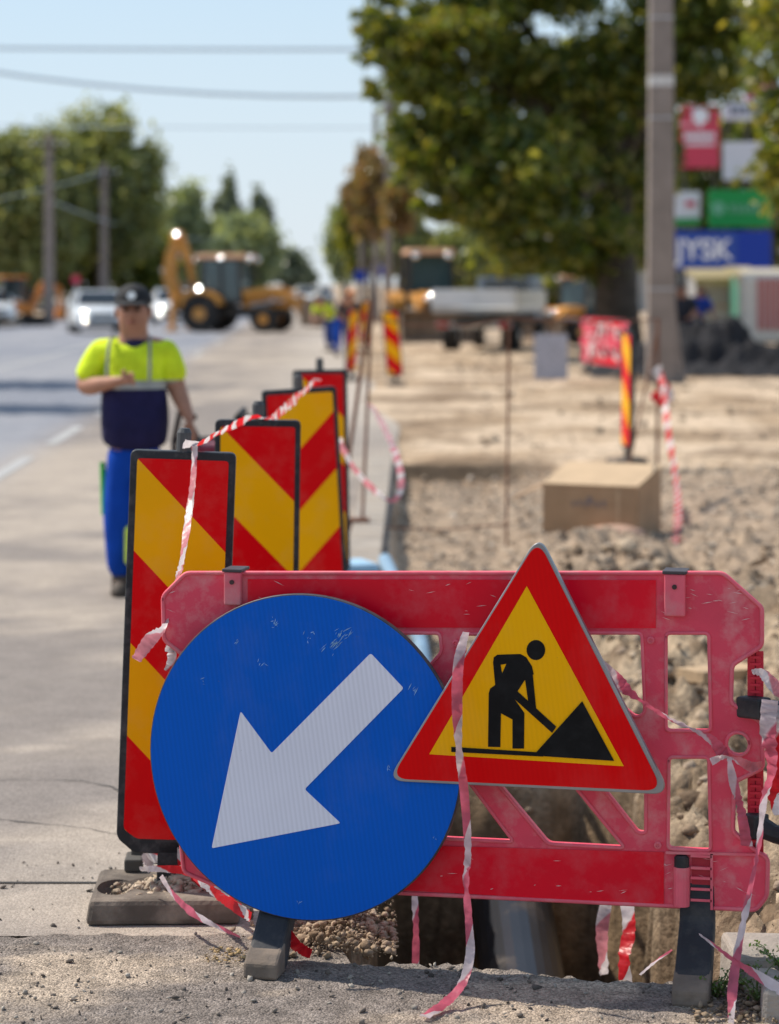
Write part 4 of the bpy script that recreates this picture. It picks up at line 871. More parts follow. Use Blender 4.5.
J = dict(pelvis=jp(134, 452), belly=jp(135, 418, -.03), chest=jp(133, 370), neckb=jp(134, 343), neck=jp(134, 334), jaw=jp(133, 325, -.03), head=jp(133, 311, -.02), crown=jp(133, 298, 0),
    lsh=jp(101, 349), lel=jp(83, 388, -.02), lwr=jp(118, 381, -.26), lhd=(.5, -.25, .08), lth=(0, -.2, 1), lcu=.9, rsh=jp(166, 349), rel=jp(176, 388, .03), rwr=jp(189, 418, -.10), rhd=(.12, -.15, -.4), rth=(-.3, -1, 0), rcu=.45,
    lhip=jp(122, 466), lkn=jp(119, 526, -.04), lan=jp(121, 583, 0), rhip=jp(147, 466), rkn=jp(152, 526, -.03), ran=jp(156, 582, .03))
shirtm = zband_mat('hivis_shirt', [(0, NAVY), (1.125, (.40, .40, .37)), (1.165, HIVIS)])
trm = mat('royal_blue_cloth', (.004, .055, .36), .8, var=.2, scale=7, bump=.012, bscale=8, spec=.15)
w1 = person(base, 0, 'man in yellow and navy hi-vis shirt, blue trousers and black cap, hand at chest', J, 1.72, 'cap', shirtm, trm)
# side stripe and pocket on the trousers
b = MB(); q0 = Vector(J['lhip'])+Vector((-.108, 0, .02)); q1 = Vector(J['lkn'])+Vector((-.083, 0, .06))
b.tube([q0, q0.lerp(q1, .5), q1], .016, 6); b.build('green_stripe', mat('green_trim', (.03, .42, .06), .7), w1)
MB().box(Vector(J['lkn'])+Vector((.085, -.05, -.10)), (.10, .10, .22)).build('knee_band', mat('hivis_band', (.62, .75, .08), .6), w1, bevel=.03)
Jw = dict(pelvis=(0, .10, .90), belly=(0, -.02, 1.02), chest=(0, -.22, 1.18), neckb=(0, -.34, 1.28), neck=(0, -.40, 1.33), jaw=(0, -.46, 1.36), head=(0, -.49, 1.40), crown=(0, -.50, 1.47),
    lsh=(-.20, -.28, 1.24), lel=(-.25, -.36, .96), lwr=(-.12, -.52, .80), rsh=(.20, -.28, 1.24), rel=(.25, -.38, .98), rwr=(.14, -.54, .82),
    lhip=(-.10, .10, .85), lkn=(-.12, .02, .46), lan=(-.12, .12, .09), rhip=(.10, .10, .85), rkn=(.12, 0, .46), ran=(.13, .08, .09))
dk = mat('dark_shirt', (.03, .03, .04), .85); orh = mat('orange_helmet', (.75, .30, .12), .4)
c = G(343, 357); person(c, R(25), 'distant stooping worker in a dark shirt, blue trousers and orange helmet', Jw, 1.7, orh, dk, trm, 1.0, False)
c = G(330, 352); p2 = person(c, R(-40), 'second distant worker in a yellow vest bending behind the stooping one', Jw, 1.7, mat('white_helmet', (.75, .72, .66), .4), mat('hivis_cloth', HIVIS, .8), mat('dark_blue_cloth', (.01, .04, .2), .8), .95, False)

# compactor behind the panels
c = G(214, 585); pc = empty('plate_compactor', (c.x, c.y, 0), R(10), 'dark red petrol plate compactor standing behind the second striped panel', 'machine')
mr_ = mat('maroon_paint', (.24, .012, .03), .4, dirt=(.3, .25, .2), dirt_amt=.5)
MB().box((0, 0, .10), (.50, .60, .05)).build('base_plate', blk, pc, bevel=.02); MB().box((0, 0, .16), (.3, .3, .10)).build('frame', blk, pc)
MB().box((.04, 0, .62), (.40, .34, .36)).build('engine_cover', mr_, pc, bevel=.04); MB().box((0, 0, .32), (.34, .34, .30)).build('engine', mat('engine_dark', (.05, .05, .05), .6), pc, bevel=.03)
b = MB()
for q in (-.20, .20): b.tube([(q, .1, .3), (q, .3, .8), (q*.9, .1, .98), (q*.6, -.1, .95)], .018, 8)
b.tube([(-.2, .3, .8), (.2, .3, .8)], .018, 8); b.build('handle', blk, pc, smooth=True)
b = MB(); b.tube([(.10, -.05, .80), (.12, -.05, .93), (.2, -.05, .95)], .022, 8); b.tube([(-.1, -.1, .8), (-.16, -.1, .92)], .03, 8); b.build('exhaust', mat('engine_dark', (.05, .05, .05), .6), pc)

# ------------------------------------------------------------------ vehicles
tyre = mat('tyre', (.018, .017, .017), .85, dirt=(.16, .13, .10), dirt_amt=.6); glass = mat('dark_glass', (.015, .022, .028), .06, spec=.8, var=.05)
chrome = mat('lamp_chrome', (.85, .85, .85), .12, 1.0, var=.0); clear = mat('lens_and_glint_cap', (.75, .78, .80), .08, var=0, coat=1)
def wheel(c, r, w, rimm, parent, axis='Y', rr_=.58):
    b = MB(); b.lathe([(r*.62, -w/2), (r*.93, -w/2), (r, -w/2*.7), (r, w/2*.7), (r*.93, w/2), (r*.62, w/2)], c, axis, 28)
    wh = b.build('wheel', tyre, parent, smooth=False)
    b = MB(); b.lathe([(r*.3, -w*.52), (r*rr_, -w*.42), (r*.64, -w*.50), (r*.64, w*.50), (r*rr_, w*.42), (r*.3, w*.52)], c, axis, 24); b.build('rim', rimm, wh)
    for s_ in (-1, 1):
        pass
    return wh
def car(loc, yaw, paint, label, group):
    r = empty('parked_car' if False else 'car', loc, yaw, label, 'car', group)
    sec = [(-2.12, .78, .30, .60), (-2.02, .84, .24, .74), (-1.5, .88, .20, .88), (-1.05, .89, .20, .97), (0, .90, .20, 1.0), (1.2, .90, .20, 1.02), (1.9, .86, .22, .98), (2.08, .80, .30, .86)]
    b = MB(); vs = []; k = 10
    for y, hw, zb, zt in sec: vs += [(-hw*.86, y, zb), (hw*.86, y, zb), (hw, y, zb+.14), (hw*1.0, y, (zb+zt)/2+.05), (hw*.96, y, zt-.08), (hw*.80, y, zt), (-hw*.80, y, zt), (-hw*.96, y, zt-.08), (-hw, y, (zb+zt)/2+.05), (-hw, y, zb+.14)]
    fs = [tuple(range(k)), tuple(range((len(sec)-1)*k+k-1, (len(sec)-1)*k-1, -1))]
    for i in range(len(sec)-1):
        for j in range(k): fs.append((i*k+j, i*k+(j+1) % k, (i+1)*k+(j+1) % k, (i+1)*k+j))
    b.add(vs, fs); b.build('body', paint, r, smooth=True, bevel=.02)
    def hull(y0, y1, y2, y3, z0, z1, w0, w1, ex=0):
        return [(-w0, y0, z0), (w0, y0, z0), (w1, y1, z1), (-w1, y1, z1), (-w0, y3, z0), (w0, y3, z0), (w1, y2, z1), (-w1, y2, z1)]
    hf = [(0, 1, 2, 3), (5, 4, 7, 6), (1, 5, 6, 2), (4, 0, 3, 7), (3, 2, 6, 7), (0, 4, 5, 1)]
    MB().add(hull(-1.08, -.45, 1.25, 1.85, .96, 1.40, .80, .62), hf).build('windows', glass, r, bevel=.02)
    MB().box((0, .40, 1.425), (1.27, 1.75, .055), taper=.93).build('roof', paint, r, bevel=.03)
    for s_ in (-1, 1):
        for q0, q1, w_, h_ in (((s_*.80, -1.09, .96), (s_*.625, -.44, 1.42), .06, .06), ((s_*.80, .35, .97), (s_*.635, .35, 1.42), .08, .03), ((s_*.80, 1.86, .97), (s_*.62, 1.24, 1.42), .09, .09)): MB().bar(q0, q1, w_, h_).build('pillar', paint, r)
    for s_ in (-1, 1):
        b = MB(); b.sphere((s_*.62, -2.0, .68), .13, 14, 8, (1.3, .7, .7)); b.build('headlight', clear, r, smooth=True)
        b = MB(); b.sphere((s_*.62, -2.10, .40), .06, 10, 6); b.build('fog_light', chrome, r, smooth=True)
        b = MB(); b.sphere((s_*.98, -.78, 1.02), .10, 12, 8, (1, .6, .75)); b.build('mirror', paint, r, smooth=True)
    MB().box((0, -2.12, .64), (.80, .05, .14)).build('grille', blk, r, bevel=.02); MB().box((0, -2.13, .36), (1.15, .06, .16)).build('bumper_intake', blk, r, bevel=.03)
    MB().box((0, -2.165, .48), (.50, .02, .11)).build('number_plate', mat('plate_white', (.75, .75, .75), .5), r)
    b = MB(); b.bar((-.6, -1.09, .985), (.0, -.93, 1.09), .02); b.bar((0, -1.09, .985), (.6, -.93, 1.09), .02); b.build('wiper', blk, r)
    for x in (-.78, .78):
        for y in (-1.32, 1.32): wheel((x, y, .32), .32, .21, mat('alloy', (.45, .45, .46), .3, .8), r, 'X')
    return r
silver = mat('silver_paint', (.80, .82, .83), .3, .1, var=.03, coat=.6); white = mat('white_paint', (.78, .78, .76), .3, var=.03, coat=.5); darkp = mat('grey_and_shade_paint', (.20, .22, .25), .3, .4, coat=.5)
g_ = G(97, 333); car(g_, R(12), silver, 'silver car driving towards the camera, left of the capped man', 'silver cars on the road')
g_ = G(173, 324); car(g_, R(8), silver, 'silver car farther back between the capped man and the yellow backhoe', 'silver cars on the road')
g_ = G(-2, 326); car((g_.x-.3, g_.y, 0), R(14), silver, 'silver car cut off by the left edge of the picture', 'silver cars on the road')
g_ = G(46, 316); car(g_, R(10), white, 'white car beyond the orange vehicle near the left pole', 'far cars')
for i, (u, v, p_) in enumerate(((308, 309, white), (322, 306, darkp))):
    car(G(u, v), R(3), p_, ['white car far down the road right of the backhoe', 'dark grey car farthest down the road'][i], 'far cars')
YELP = mat('machine_yellow', (.62, .27, .04), .45, var=.12, scale=3, dirt=(.30, .22, .15), dirt_amt=.5); ROOF = mat('faded_orange_roof', (.66, .36, .20), .5, var=.08)
dkm = mat('machine_dark', (.035, .032, .03), .6, dirt=(.2, .16, .12), dirt_amt=.5)
steel = mat('worn_bucket_steel', (.22, .15, .10), .6, .3, var=.3, scale=4, dirt=(.32, .25, .18), dirt_amt=.7)
def backhoe(loc, yaw, label, arm=0.0, fold=True, group='yellow loaders'):
    r = empty('backhoe_loader', loc, yaw, label, 'excavator', group)
    for s_ in (-1, 1):
        wheel((-.95, s_*.92, .64), .64, .42, YELP, r, 'Y'); wheel((1.15, s_*.84, .46), .46, .32, YELP, r, 'Y')
        b = MB(); b.prism([(-1.65, .85), (-1.6, 1.2), (-1.3, 1.45), (-.7, 1.45), (-.3, 1.2), (-.2, .95), (-.35, .95), (-.45, 1.15), (-.8, 1.33), (-1.2, 1.33), (-1.45, 1.12), (-1.52, .85)], s_*.70, s_*1.14, 'Y'); b.build('mudguard', YELP, r, bevel=.02)
    MB().box((0, 0, .72), (3.4, .8, .34)).build('chassis', dkm, r, bevel=.03)
    MB().prism([(.25, .85), (1.85, .82), (1.9, 1.18), (1.6, 1.32), (.25, 1.48)], -.42, .42, 'Y').build('hood', YELP, r, bevel=.04)
    MB().box((1.91, 0, 1.0), (.05, .7, .30)).build('grille', dkm, r); MB().box((1.93, 0, 1.24), (.04, .62, .15)).build('grille_panel', white, r)
    cabm = MB(); cabm.prism([(-1.05, 1.0), (.30, 1.0), (.20, 2.52), (-1.00, 2.52)], -.62, .62, 'Y'); cab = cabm.build('cab', mat('cab_glass', (.05, .09, .10), .08, spec=.7), r, bevel=.03)
    b = MB()
    for s_ in (-1, 1):
        MB().bar((-1.05, s_*.63, 1.0), (-1.0, s_*.63, 2.55), .09).build('pillar', dkm, cab); MB().bar((.31, s_*.63, 1.0), (.21, s_*.63, 2.55), .09).build('pillar', dkm, cab); b.bar((-.35, s_*.635, 1.0), (-.38, s_*.635, 2.55), .08); b.bar((-1.05, s_*.635, 1.05), (.31, s_*.635, 1.05), .08, .14)
    b.bar((.31, -.63, 1.42), (.31, .63, 1.42), .05); b.build('cab_frame', dkm, cab)
    MB().box((-.38, 0, 2.62), (1.75, 1.45, .17), taper=.94).build('roof', ROOF, r, bevel=.05)
    for s_ in (-1, 1):
        b = MB(); b.sphere((.50, s_*.48, 2.50), .115, 14, 10); b.build('work_light', chrome, r, smooth=True)
        b = MB(); b.sphere((-1.27, s_*.48, 2.50), .10, 14, 10); b.build('work_light', chrome, r, smooth=True)
        b = MB(); b.sphere((1.9, s_*.30, 1.24), .09, 12, 8); b.build('headlight', chrome, r, smooth=True)
        b = MB(); b.sphere((.42, s_*.92, 1.95), .10, 12, 8, (.4, .8, 1.3)); b.bar((.25, s_*.64, 2.0), (.42, s_*.92, 2.0), .025); b.build('mirror', dkm, r)
        b = MB(); q = [(.35, s_*.58, 1.30+arm*.2), (1.3, s_*.58, 1.34+arm), (2.05, s_*.58, 1.0+arm*1.1), (2.45, s_*.58, .35+arm*1.1)]
        for a_, c_ in zip(q[:-1], q[1:]): b.bar(a_, c_, .12, .24)
        b.build('loader_arm', YELP, r, bevel=.02)
        b = MB(); b.tube([(.6, s_*.58, .92), (1.75, s_*.58, .98+arm)], .05, 8); b.build('hydraulic_ram', chrome if False else mat('ram_steel', (.5, .5, .5), .3, .9), r)
    za = arm*1.1
    b = MB(); b.prism([(2.42, .12+za), (3.05, .05+za), (3.15, .08+za), (2.62, .25+za), (2.55, .75+za), (2.75, .98+za), (2.6, .98+za), (2.42, .80+za)], -1.14, 1.14, 'Y'); bk = b.build('front_bucket', steel, r, bevel=.015)
    for s_ in (-1, 1): MB().prism([(2.42, .12+za), (3.12, .06+za), (2.75, .98+za), (2.42, .80+za)], s_*1.12, s_*1.17, 'Y').build('bucket_side', steel, bk)
    b = MB()
    for i in range(8): b.box((3.17, -1.0+i*.286, .075+za), (.14, .07, .03))
    b.build('bucket_teeth', steel, bk)
    # rear hoe
    if not fold: return r
    MB().box((-1.75, 0, .95), (.25, 1.9, .5)).build('rear_frame', dkm, r, bevel=.02)
    for s_ in (-1, 1): b = MB(); b.bar((-1.85, s_*.95, 1.35), (-1.9, s_*1.0, .12), .18, .16); b.box((-1.9, s_*1.0, .07), (.4, .4, .08)); b.build('stabiliser', YELP, r, bevel=.02)
    b = MB(); q = [(-1.95, 0, .95), (-2.35, 0, 1.9), (-2.25, 0, 2.75), (-2.05, 0, 3.3)]
    for (a_, c_), w in zip(zip(q[:-1], q[1:]), (.44, .40, .32)): b.bar(a_, c_, .24, w)
    b.sphere((-2.05, 0, 3.3), .24, 14, 8); b.build('boom', YELP, r, bevel=.02)
    b = MB(); b.bar((-2.02, .02, 3.35), (-1.65, .02, 2.4), .20, .30); b.bar((-1.65, .02, 2.4), (-1.50, .02, 1.55), .18, .22); b.build('dipper', YELP, r, bevel=.02)
    b = MB(); b.tube([(-2.0, 0, 1.2), (-2.62, 0, 2.2)], .07, 8); b.tube([(-2.45, 0, 2.5), (-1.7, 0, 2.75)], .06, 8); b.build('hoe_ram', MATS['ram_steel'], r)
    b = MB(); b.prism([(-1.75, 1.75), (-1.3, 1.6), (-1.15, 1.2), (-1.4, .95), (-1.62, 1.05), (-1.45, 1.3), (-1.62, 1.5), (-1.8, 1.55)], -.35, .35, 'Y'); b.build('digging_bucket', steel, r)
    return r
g_ = G(238, 332); backhoe((g_.x, g_.y, 0), R(-14), 'yellow backhoe loader seen from the side, its digging arm folded up on the left', .12).scale = (1.07, 1.07, 1.0)
g_ = G(428, 343); backhoe((g_.x+.1, g_.y+2.8, 0), R(-84), 'yellow loader facing the camera with its wide front bucket on the ground', -.05, False)
g_ = G(563, 346); b2 = backhoe((g_.x+.6, g_.y+3, 0), R(-130), 'partly hidden yellow loader parked between the flatbed truck and the big tree', .0, False); b2.scale = (.72, .72, .72)
# orange machine by the left pole
c = G(27, 326); oe = empty('mini_excavator', (c.x-.4, c.y, 0), R(20), 'small orange excavator standing left of the concrete pole', 'excavator')
om = mat('machine_orange', (.72, .24, .04), .45, var=.1, dirt=(.3, .22, .15), dirt_amt=.4)
for s_ in (-1, 1): MB().prism([(-1.0, .08), (-.85, 0), (.85, 0), (1.0, .08), (1.0, .34), (.85, .42), (-.85, .42), (-1.0, .34)], s_*.45, s_*.75, 'Y').build('track', tyre, oe, bevel=.03)
MB().prism([(-.9, .5), (.6, .5), (.6, .75), (-.2, 1.05), (-.9, 1.05)], -.6, .6, 'Y').build('house', om, oe, bevel=.06)
MB().box((-.15, 0, 1.45), (1.0, .9, .9), taper=.9).build('cab', glass, oe, bevel=.05); MB().box((-.15, 0, 1.93), (1.05, .95, .08)).build('roof', om, oe, bevel=.03)
b = MB(); b.bar((.55, 0, .7), (1.1, 0, 1.7), .2, .28); b.bar((1.1, 0, 1.7), (1.7, 0, 1.5), .18, .22); b.build('boom', om, oe, bevel=.02)
b = MB(); b.bar((1.7, 0, 1.5), (1.75, 0, .7), .15, .18); b.prism([(1.6, .7), (1.95, .65), (1.85, .25), (1.5, .3)], -.25, .25, 'Y'); b.build('dipper', om, oe, bevel=.02)

# flatbed truck ---------------------------------------------------------
g_ = G(474, 352); tk = empty('flatbed_truck', (g_.x, g_.y, 0), R(-13), 'white flatbed truck seen from behind in front of the facing loader', 'truck')
MB().box((0, 2.2, 1.02), (2.1, 4.4, .12)).build('bed', mat('bed_grey', (.55, .54, .52), .6), tk, bevel=.01)
b = MB(); b.box((0, 0.02, 1.33), (2.1, .05, .42)); b.box((0, -.01, 1.15), (2.0, .02, .03)); b.box((0, -.01, 1.50), (2.0, .02, .03))
for x in (-.9, 0, .9): b.box((x, -.02, 1.33), (.06, .03, .42))
b.build('tailgate', mat('aluminium_board', (.80, .82, .86), .35, .3, var=.05), tk, bevel=.008)
for s_ in (-1, 1): MB().box((s_*1.06, 2.2, 1.30), (.04, 4.4, .42)).build('side_board', mat('cream_board', (.66, .63, .55), .6), tk, bevel=.008)
MB().box((0, 2.4, .78), (.75, 6.0, .22)).build('chassis', dkm, tk)
MB().box((0, .0, .66), (1.9, .12, .16)).build('rear_bumper', mat('grey_steel', (.45, .46, .48), .5), tk, bevel=.01)
for s_ in (-1, 1): MB().box((s_*.78, -.08, .66), (.30, .05, .13)).build('tail_light', mat('tail_red', (.45, .02, .02), .3), tk, bevel=.01)
MB().box((0, -.08, .68), (.52, .03, .12)).build('number_plate', MATS['plate_white'], tk)
for s_ in (-1, 1): wheel((s_*.78, 1.1, .36), .36, .36, mat('alloy', (.45, .45, .46), .3, .8), tk, 'X'); wheel((s_*.82, 4.9, .36), .36, .22, MATS['alloy'], tk, 'X')
cbk = MB().box((0, 5.1, 1.25), (1.75, 1.3, 1.2), taper=.9).build('cab', darkp, tk, bevel=.08); MB().box((0, 4.44, 1.62), (1.2, .03, .38)).build('rear_window', glass, cbk)  # dark grey stands in for tree shade over the cab

# second barrier, grey board -----------------------------------------------
c = G(603, 380); b3 = copy_tree(bar); b3['label'] = 'scuffed red and white plastic barrier standing far back in front of the big tree'
del_ = [ch for ch in b3.children if ch.name.startswith('foot')]
b3.location = (c.x+.02, c.y, .08); b3.rotation_euler = (0, R(3), R(-62)); b3.scale = (1.0, 1.0, 1.0)
wh_ = mat('chalky_white', (.75, .62, .60), .8, var=.2, scale=9)
b = MB(); rr2 = random.Random(4)
for i in range(46):
    x = rr2.uniform(-.50, .5); z = rr2.uniform(.28, .95); b = MB(); b.box((x, -.012-.0008*i, z), (rr2.uniform(.04, .10), .003, rr2.uniform(.03, .08)), (0, rr2.uniform(-1, 1), 0)); b.build('flaking_patch', wh_, b3)
c = G(551, 381); gb = empty('notice_board', (c.x, c.y, 0), R(-4), 'blank grey rectangular board on a short stake beside the far red barrier', 'board')
MB().box((0, 0, .42), (.58, .02, .78)).build('board', mat('grey_mesh_board', (.42, .42, .48), .6, var=.3, scale=24), gb, bevel=.006)
b = MB()
for i in range(7): b.bar((-.27+i*.09, -.013, .05), (-.27+i*.09, -.013, .79), .008, .004)
for i in range(9): b.bar((-.27, -.014, .06+i*.09), (.27, -.014, .06+i*.09), .008, .004)
b.build('mesh_ribs', mat('mesh_rib_grey', (.52, .52, .58), .6), gb); MB().box((0, .03, .3), (.05, .04, .6)).build('stake', wd, gb)

# ------------------------------------------------------------------ poles and cables
pcm = mat('pole_concrete', (.27, .225, .20), .9, var=.15, scale=2.5, bump=.004, bscale=30, dirt=(.18, .15, .13), dirt_amt=.5, dirt_scale=2)
def pole(loc, h, w0, w1, label, top=True, group='concrete utility poles'):
    r = empty('utility_pole', loc, 0, label, 'pole', group); b = MB(); b.box((0, 0, h/2), (w0, w0*.8, h), taper=w1/w0); b.build('shaft', pcm, r, bevel=.02)
    if top:
        b = MB(); b.bar((-.7, -.1, h-.5), (.7, -.1, h-.5), .09); b.bar((-.5, -.1, h-1.1), (.5, -.1, h-1.1), .08); b.build('crossarm', dkm, r)
        for x in (-.65, -.3, .3, .65): MB().lathe([(.03, 0), (.05, .04), (.03, .08), (.05, .12), (.02, .16)], (x, -.1, h-.46), 'Z', 10).build('insulator', clear, r)
    return r
c = G(661, 383); p_ = pole(c, 12.0, .48, .30, 'thick square concrete pole with a white band in front of the big tree', True)
MB().box((0, 0, 5.13), (.405, .33, .18)).build('painted_band', mat('band_white', (.62, .60, .58), .7), p_)
MB().prism([(.15, 0), (.42, 0), (.33, .5), (.24, 1.3), (.15, 1.9)], -.12, .12, 'Y').build('buttress', pcm, p_, bevel=.01)
for k_, z in enumerate((1.6, 4.5, 6.2)): MB().lathe([(.0, -.26), (.0, -.26)], (0, 0, 0)) if False else MB().box((0, 0, z), (.47-.012*z, .39-.01*z, .03)).build('steel_band', mat('grey_steel', (.45, .46, .48), .5), p_)
pole(G(49, 326), 7.6, .42, .28, 'concrete pole left of the silver cars, before the leafy trees', True)
pole(G(104, 318), 7.5, .42, .30, 'second concrete pole standing behind the first silver car', True)
for u, v, h, l in ((388, 330, 11.2, 'tallest slim pole in the middle, right of the orange leaved tree'), (376, 322, 9.2, 'slim pole just left of the tallest middle pole'), (361, 314, 9.5, 'slimmer far pole left of the middle group of poles')):
    pole(G(u, v), h, .34, .24, l, False, 'slim poles beyond the loader')
cab_m = mat('cable_grey', (.56, .66, .74), .7, var=.05)
def cable(u0, v0, u1, v1, sag, Y0_, Y1_, r, label):
    a = P(u0, v0, Y0_); c_ = P(u1, v1, Y1_); pts = [a.lerp(c_, t/14)-Vector((0, 0, sag*4*(t/14)*(1-t/14))) for t in range(15)]
    tag(MB().tube(pts, r, 6).build('overhead_cable', cab_m), label, 'cable', 'overhead cables')
cable(-160, 46, 700, 46, .10, 74, 74, .06, 'upper thick overhead cable crossing the pale sky')
cable(-160, 44, 700, 66, 1.25, 74, 74, .065, 'sagging overhead cable below the upper one')
cable(-160, 122, 700, 124, .15, 76, 76, .02, 'thin faint overhead cable lowest in the sky')
cable(-200, 220, 104, 172, .5, 98, 117, .018, 'cable running from the left edge to the second left pole')
cable(49, 200, 230, 235, .8, 98, 190, .02, 'cable sagging away in front of the left trees')

# ------------------------------------------------------------------ trees
def leaves(name, clumps, n, size, m, parent, seed, sub=34, spread=.20, shell=.62, hole=.0):
    r = np.random.default_rng(seed); C_ = []; vol = np.array([c[1][0]*c[1][2] for c in clumps]); vol = vol/vol.sum()
    for (c_, rad), w in zip(clumps, vol):
        k = max(10, int(sub*len(clumps)*w)); d = r.normal(0, 1, (k, 3)); d /= np.linalg.norm(d, axis=1)[:, None]
        q = np.array(c_)+d*np.array(rad)*(shell+(1-shell)*r.random((k, 1))**.6); per = int(n*w/k)
        rs = (np.array(rad)*spread*(.6+.9*r.random((k, 1))))
        pt = q[:, None, :]+r.normal(0, 1, (k, per, 3))*rs[:, None, :]*np.array((1, 1, .75)); C_.append(pt.reshape(-1, 3))
    pts = np.concatenate(C_); N_ = len(pts)
    a = r.normal(0, 1, (N_, 3)); a /= np.linalg.norm(a, axis=1)[:, None]; b_ = np.cross(a, r.normal(0, 1, (N_, 3))+np.array((0, 0, .8))); b_ /= np.linalg.norm(b_, axis=1)[:, None]
    s = size*(.6+.8*r.random((N_, 1)))
    V = np.stack([pts-a*s, pts+b_*s*.5, pts+a*s, pts-b_*s*.5], 1).reshape(-1, 3)
    me = bpy.data.meshes.new(name); me.vertices.add(4*N_); me.vertices.foreach_set('co', V.ravel()); me.loops.add(4*N_); me.loops.foreach_set('vertex_index', np.arange(4*N_))
    me.polygons.add(N_); me.polygons.foreach_set('loop_start', np.arange(N_)*4); me.update(calc_edges=True)
    return link(name, me, m, parent)
bark = mat('bark', (.075, .058, .045), .95, var=.35, scale=5, bump=.02, bscale=12)
def tree(loc, label, clumps, n, size, m, seed, trunk_r=.2, trunk_h=None, cat='tree', group='trees', limbs=True, core=None, **kw):
    root = empty('tree', loc, 0, label, cat, group); loc = Vector(loc)
    cl = [((Vector(c_)-loc)[:], rad) for c_, rad in clumps]
    leaves('crown', cl, n, size, m, root, seed, **kw)
    r = random.Random(seed); ht = trunk_h or min(c_[2] for c_, _ in cl); b = MB()
    b.tube([(0, 0, -.1), (0, 0, ht*.25), (r.uniform(-.1, .1), 0, ht*.6), (r.uniform(-.2, .2), 0, ht)], [trunk_r*1.35, trunk_r, trunk_r*.85, trunk_r*.65], 14)
    if limbs:
        for c_, rad in cl[:14]:
            s_ = Vector((0, 0, ht*.8)); e_ = Vector(c_); mid = s_.lerp(e_, .5)+Vector((r.uniform(-.3, .3), r.uniform(-.3, .3), r.uniform(0, .5)))
            b.tube([s_, mid, e_], [trunk_r*.45, trunk_r*.28, trunk_r*.1], 7)
    b.build('trunk', bark, root, smooth=True); return root
def pc_(u, v, Y, ru, rv, ry): s_ = Y/F; q = P(u, v, Y); return (q, (ru*s_, ry, rv*s_))
gr_big = leaf_mat('leaf_big', [(.035, .060, .012), (.06, .10, .018), (.10, .15, .026), (.20, .23, .045), (.34, .33, .08), (.06, .10, .018), (.10, .14, .025)], .5)
gr_lit = leaf_mat('leaf_light', [(.07, .11, .016), (.13, .17, .024), (.20, .22, .035), (.30, .26, .05), (.10, .14, .02), (.05, .08, .012)], .45)
gr_far = leaf_mat('leaf_far_hazed', [(.15, .19, .08), (.22, .27, .11), (.33, .36, .15), (.14, .18, .10), (.40, .40, .18)], .45)  # far greens paled, distance haze mixed into the leaf colours
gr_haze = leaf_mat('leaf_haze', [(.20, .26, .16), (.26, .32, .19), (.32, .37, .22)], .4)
gr_pop = leaf_mat('leaf_poplar_hazed', [(.12, .16, .12), (.15, .19, .14), (.18, .22, .16)], .35)  # poplar greens greyed with the same painted haze
gr_br = leaf_mat('leaf_autumn', [(.20, .12, .06), (.30, .18, .09), (.25, .20, .08), (.16, .15, .05)], .4)
Yt = 57
tb = P(617, 352, Yt); tb.z = 0
cl = [pc_(*a) for a in ((600, 30, 57, 130, 90, 3.2), (470, 60, 55, 85, 75, 2.6), (430, 130, 54, 52, 60, 1.8), (400, 30, 54, 42, 34, 1.5), (395, 95, 55, 16, 16, .8), (440, 190, 54, 36, 36, 1.5), (368, 40, 54, 14, 12, .6), (362, 58, 54, 10, 8, .5), (520, 170, 53, 75, 60, 2.2), (555, 235, 54, 52, 34, 1.6), (600, 160, 58, 80, 90, 2.6),
    (700, 50, 57, 100, 55, 2.8), (720, -20, 57, 110, 60, 3.0), (480, -40, 56, 110, 60, 3.0), (585, 225, 57, 60, 60, 1.8), (655, 150, 59, 22, 60, 1.2), (505, 252, 56, 30, 22, 1.0), (545, 265, 57, 60, 26, 1.5), (500, 230, 53, 26, 26, 1.0), (640, -90, 57, 140, 60, 3.0), (375, 12, 54, 22, 20, .8))]
tree(tb, 'huge dark green tree filling the upper right of the picture', cl, 66000, .125, gr_big, 41, .50, 5.2, sub=20, spread=.13, shell=.45)
cl = [pc_(*a) for a in ((420, 150, 53, 30, 40, 1.0), (450, 120, 53, 34, 40, 1.0), (480, 200, 53, 38, 30, 1.1), (410, 70, 53, 30, 26, 1.0), (520, 215, 53, 30, 26, .9), (455, 40, 53, 44, 30, 1.2), (375, 88, 53, 14, 10, .5), (530, 140, 53, 40, 34, 1.1), (380, 22, 53, 26, 14, .6), (545, 255, 53, 22, 14, .6))]
q = P(507, 365, 64); q.z = 0
tree(q, 'lighter yellow green tree with a thin trunk in front of the huge dark one', cl, 17000, .115, gr_lit, 42, .14, 3.2, sub=24, spread=.20, shell=.1)
cl = [pc_(*a) for a in ((792, 20, 34, 50, 60, .9), (795, 110, 34, 42, 40, .8), (800, 180, 34, 46, 50, .8), (765, 150, 34, 12, 18, .4), (762, 75, 34, 16, 12, .4))]
q = P(835, 400, 34.5); q.z = 0
tree(q, 'yellowish tree reaching in from the right edge over the shop signs', cl, 3600, .09, gr_lit, 43, .12, 2.4, sub=26, spread=.25, shell=.1)
def ftree(u, v, Y, w, h, m, seed, label, n=9000, lf=.12, k=5, tr=.22, **kw):
    """tree standing at depth Y: crown centre (u,v) and half sizes in px"""
    r = random.Random(seed); cl = [pc_(u, v, Y, w*.75, h*.78, w*Y/F*.75)]
    for i in range(k):
        a = 6.283*i/k+r.uniform(-.3, .3); cl.append(pc_(u+w*.55*math.cos(a), v-h*.5*math.sin(a), Y+r.uniform(-1, 1), w*.42, h*.42, w*Y/F*.45))
    q = P(u, 0, Y); q.z = 0
    return tree(q, label, cl, n, lf*1.4, m, seed, tr, None, sub=22, spread=.20, shell=.35, **kw)
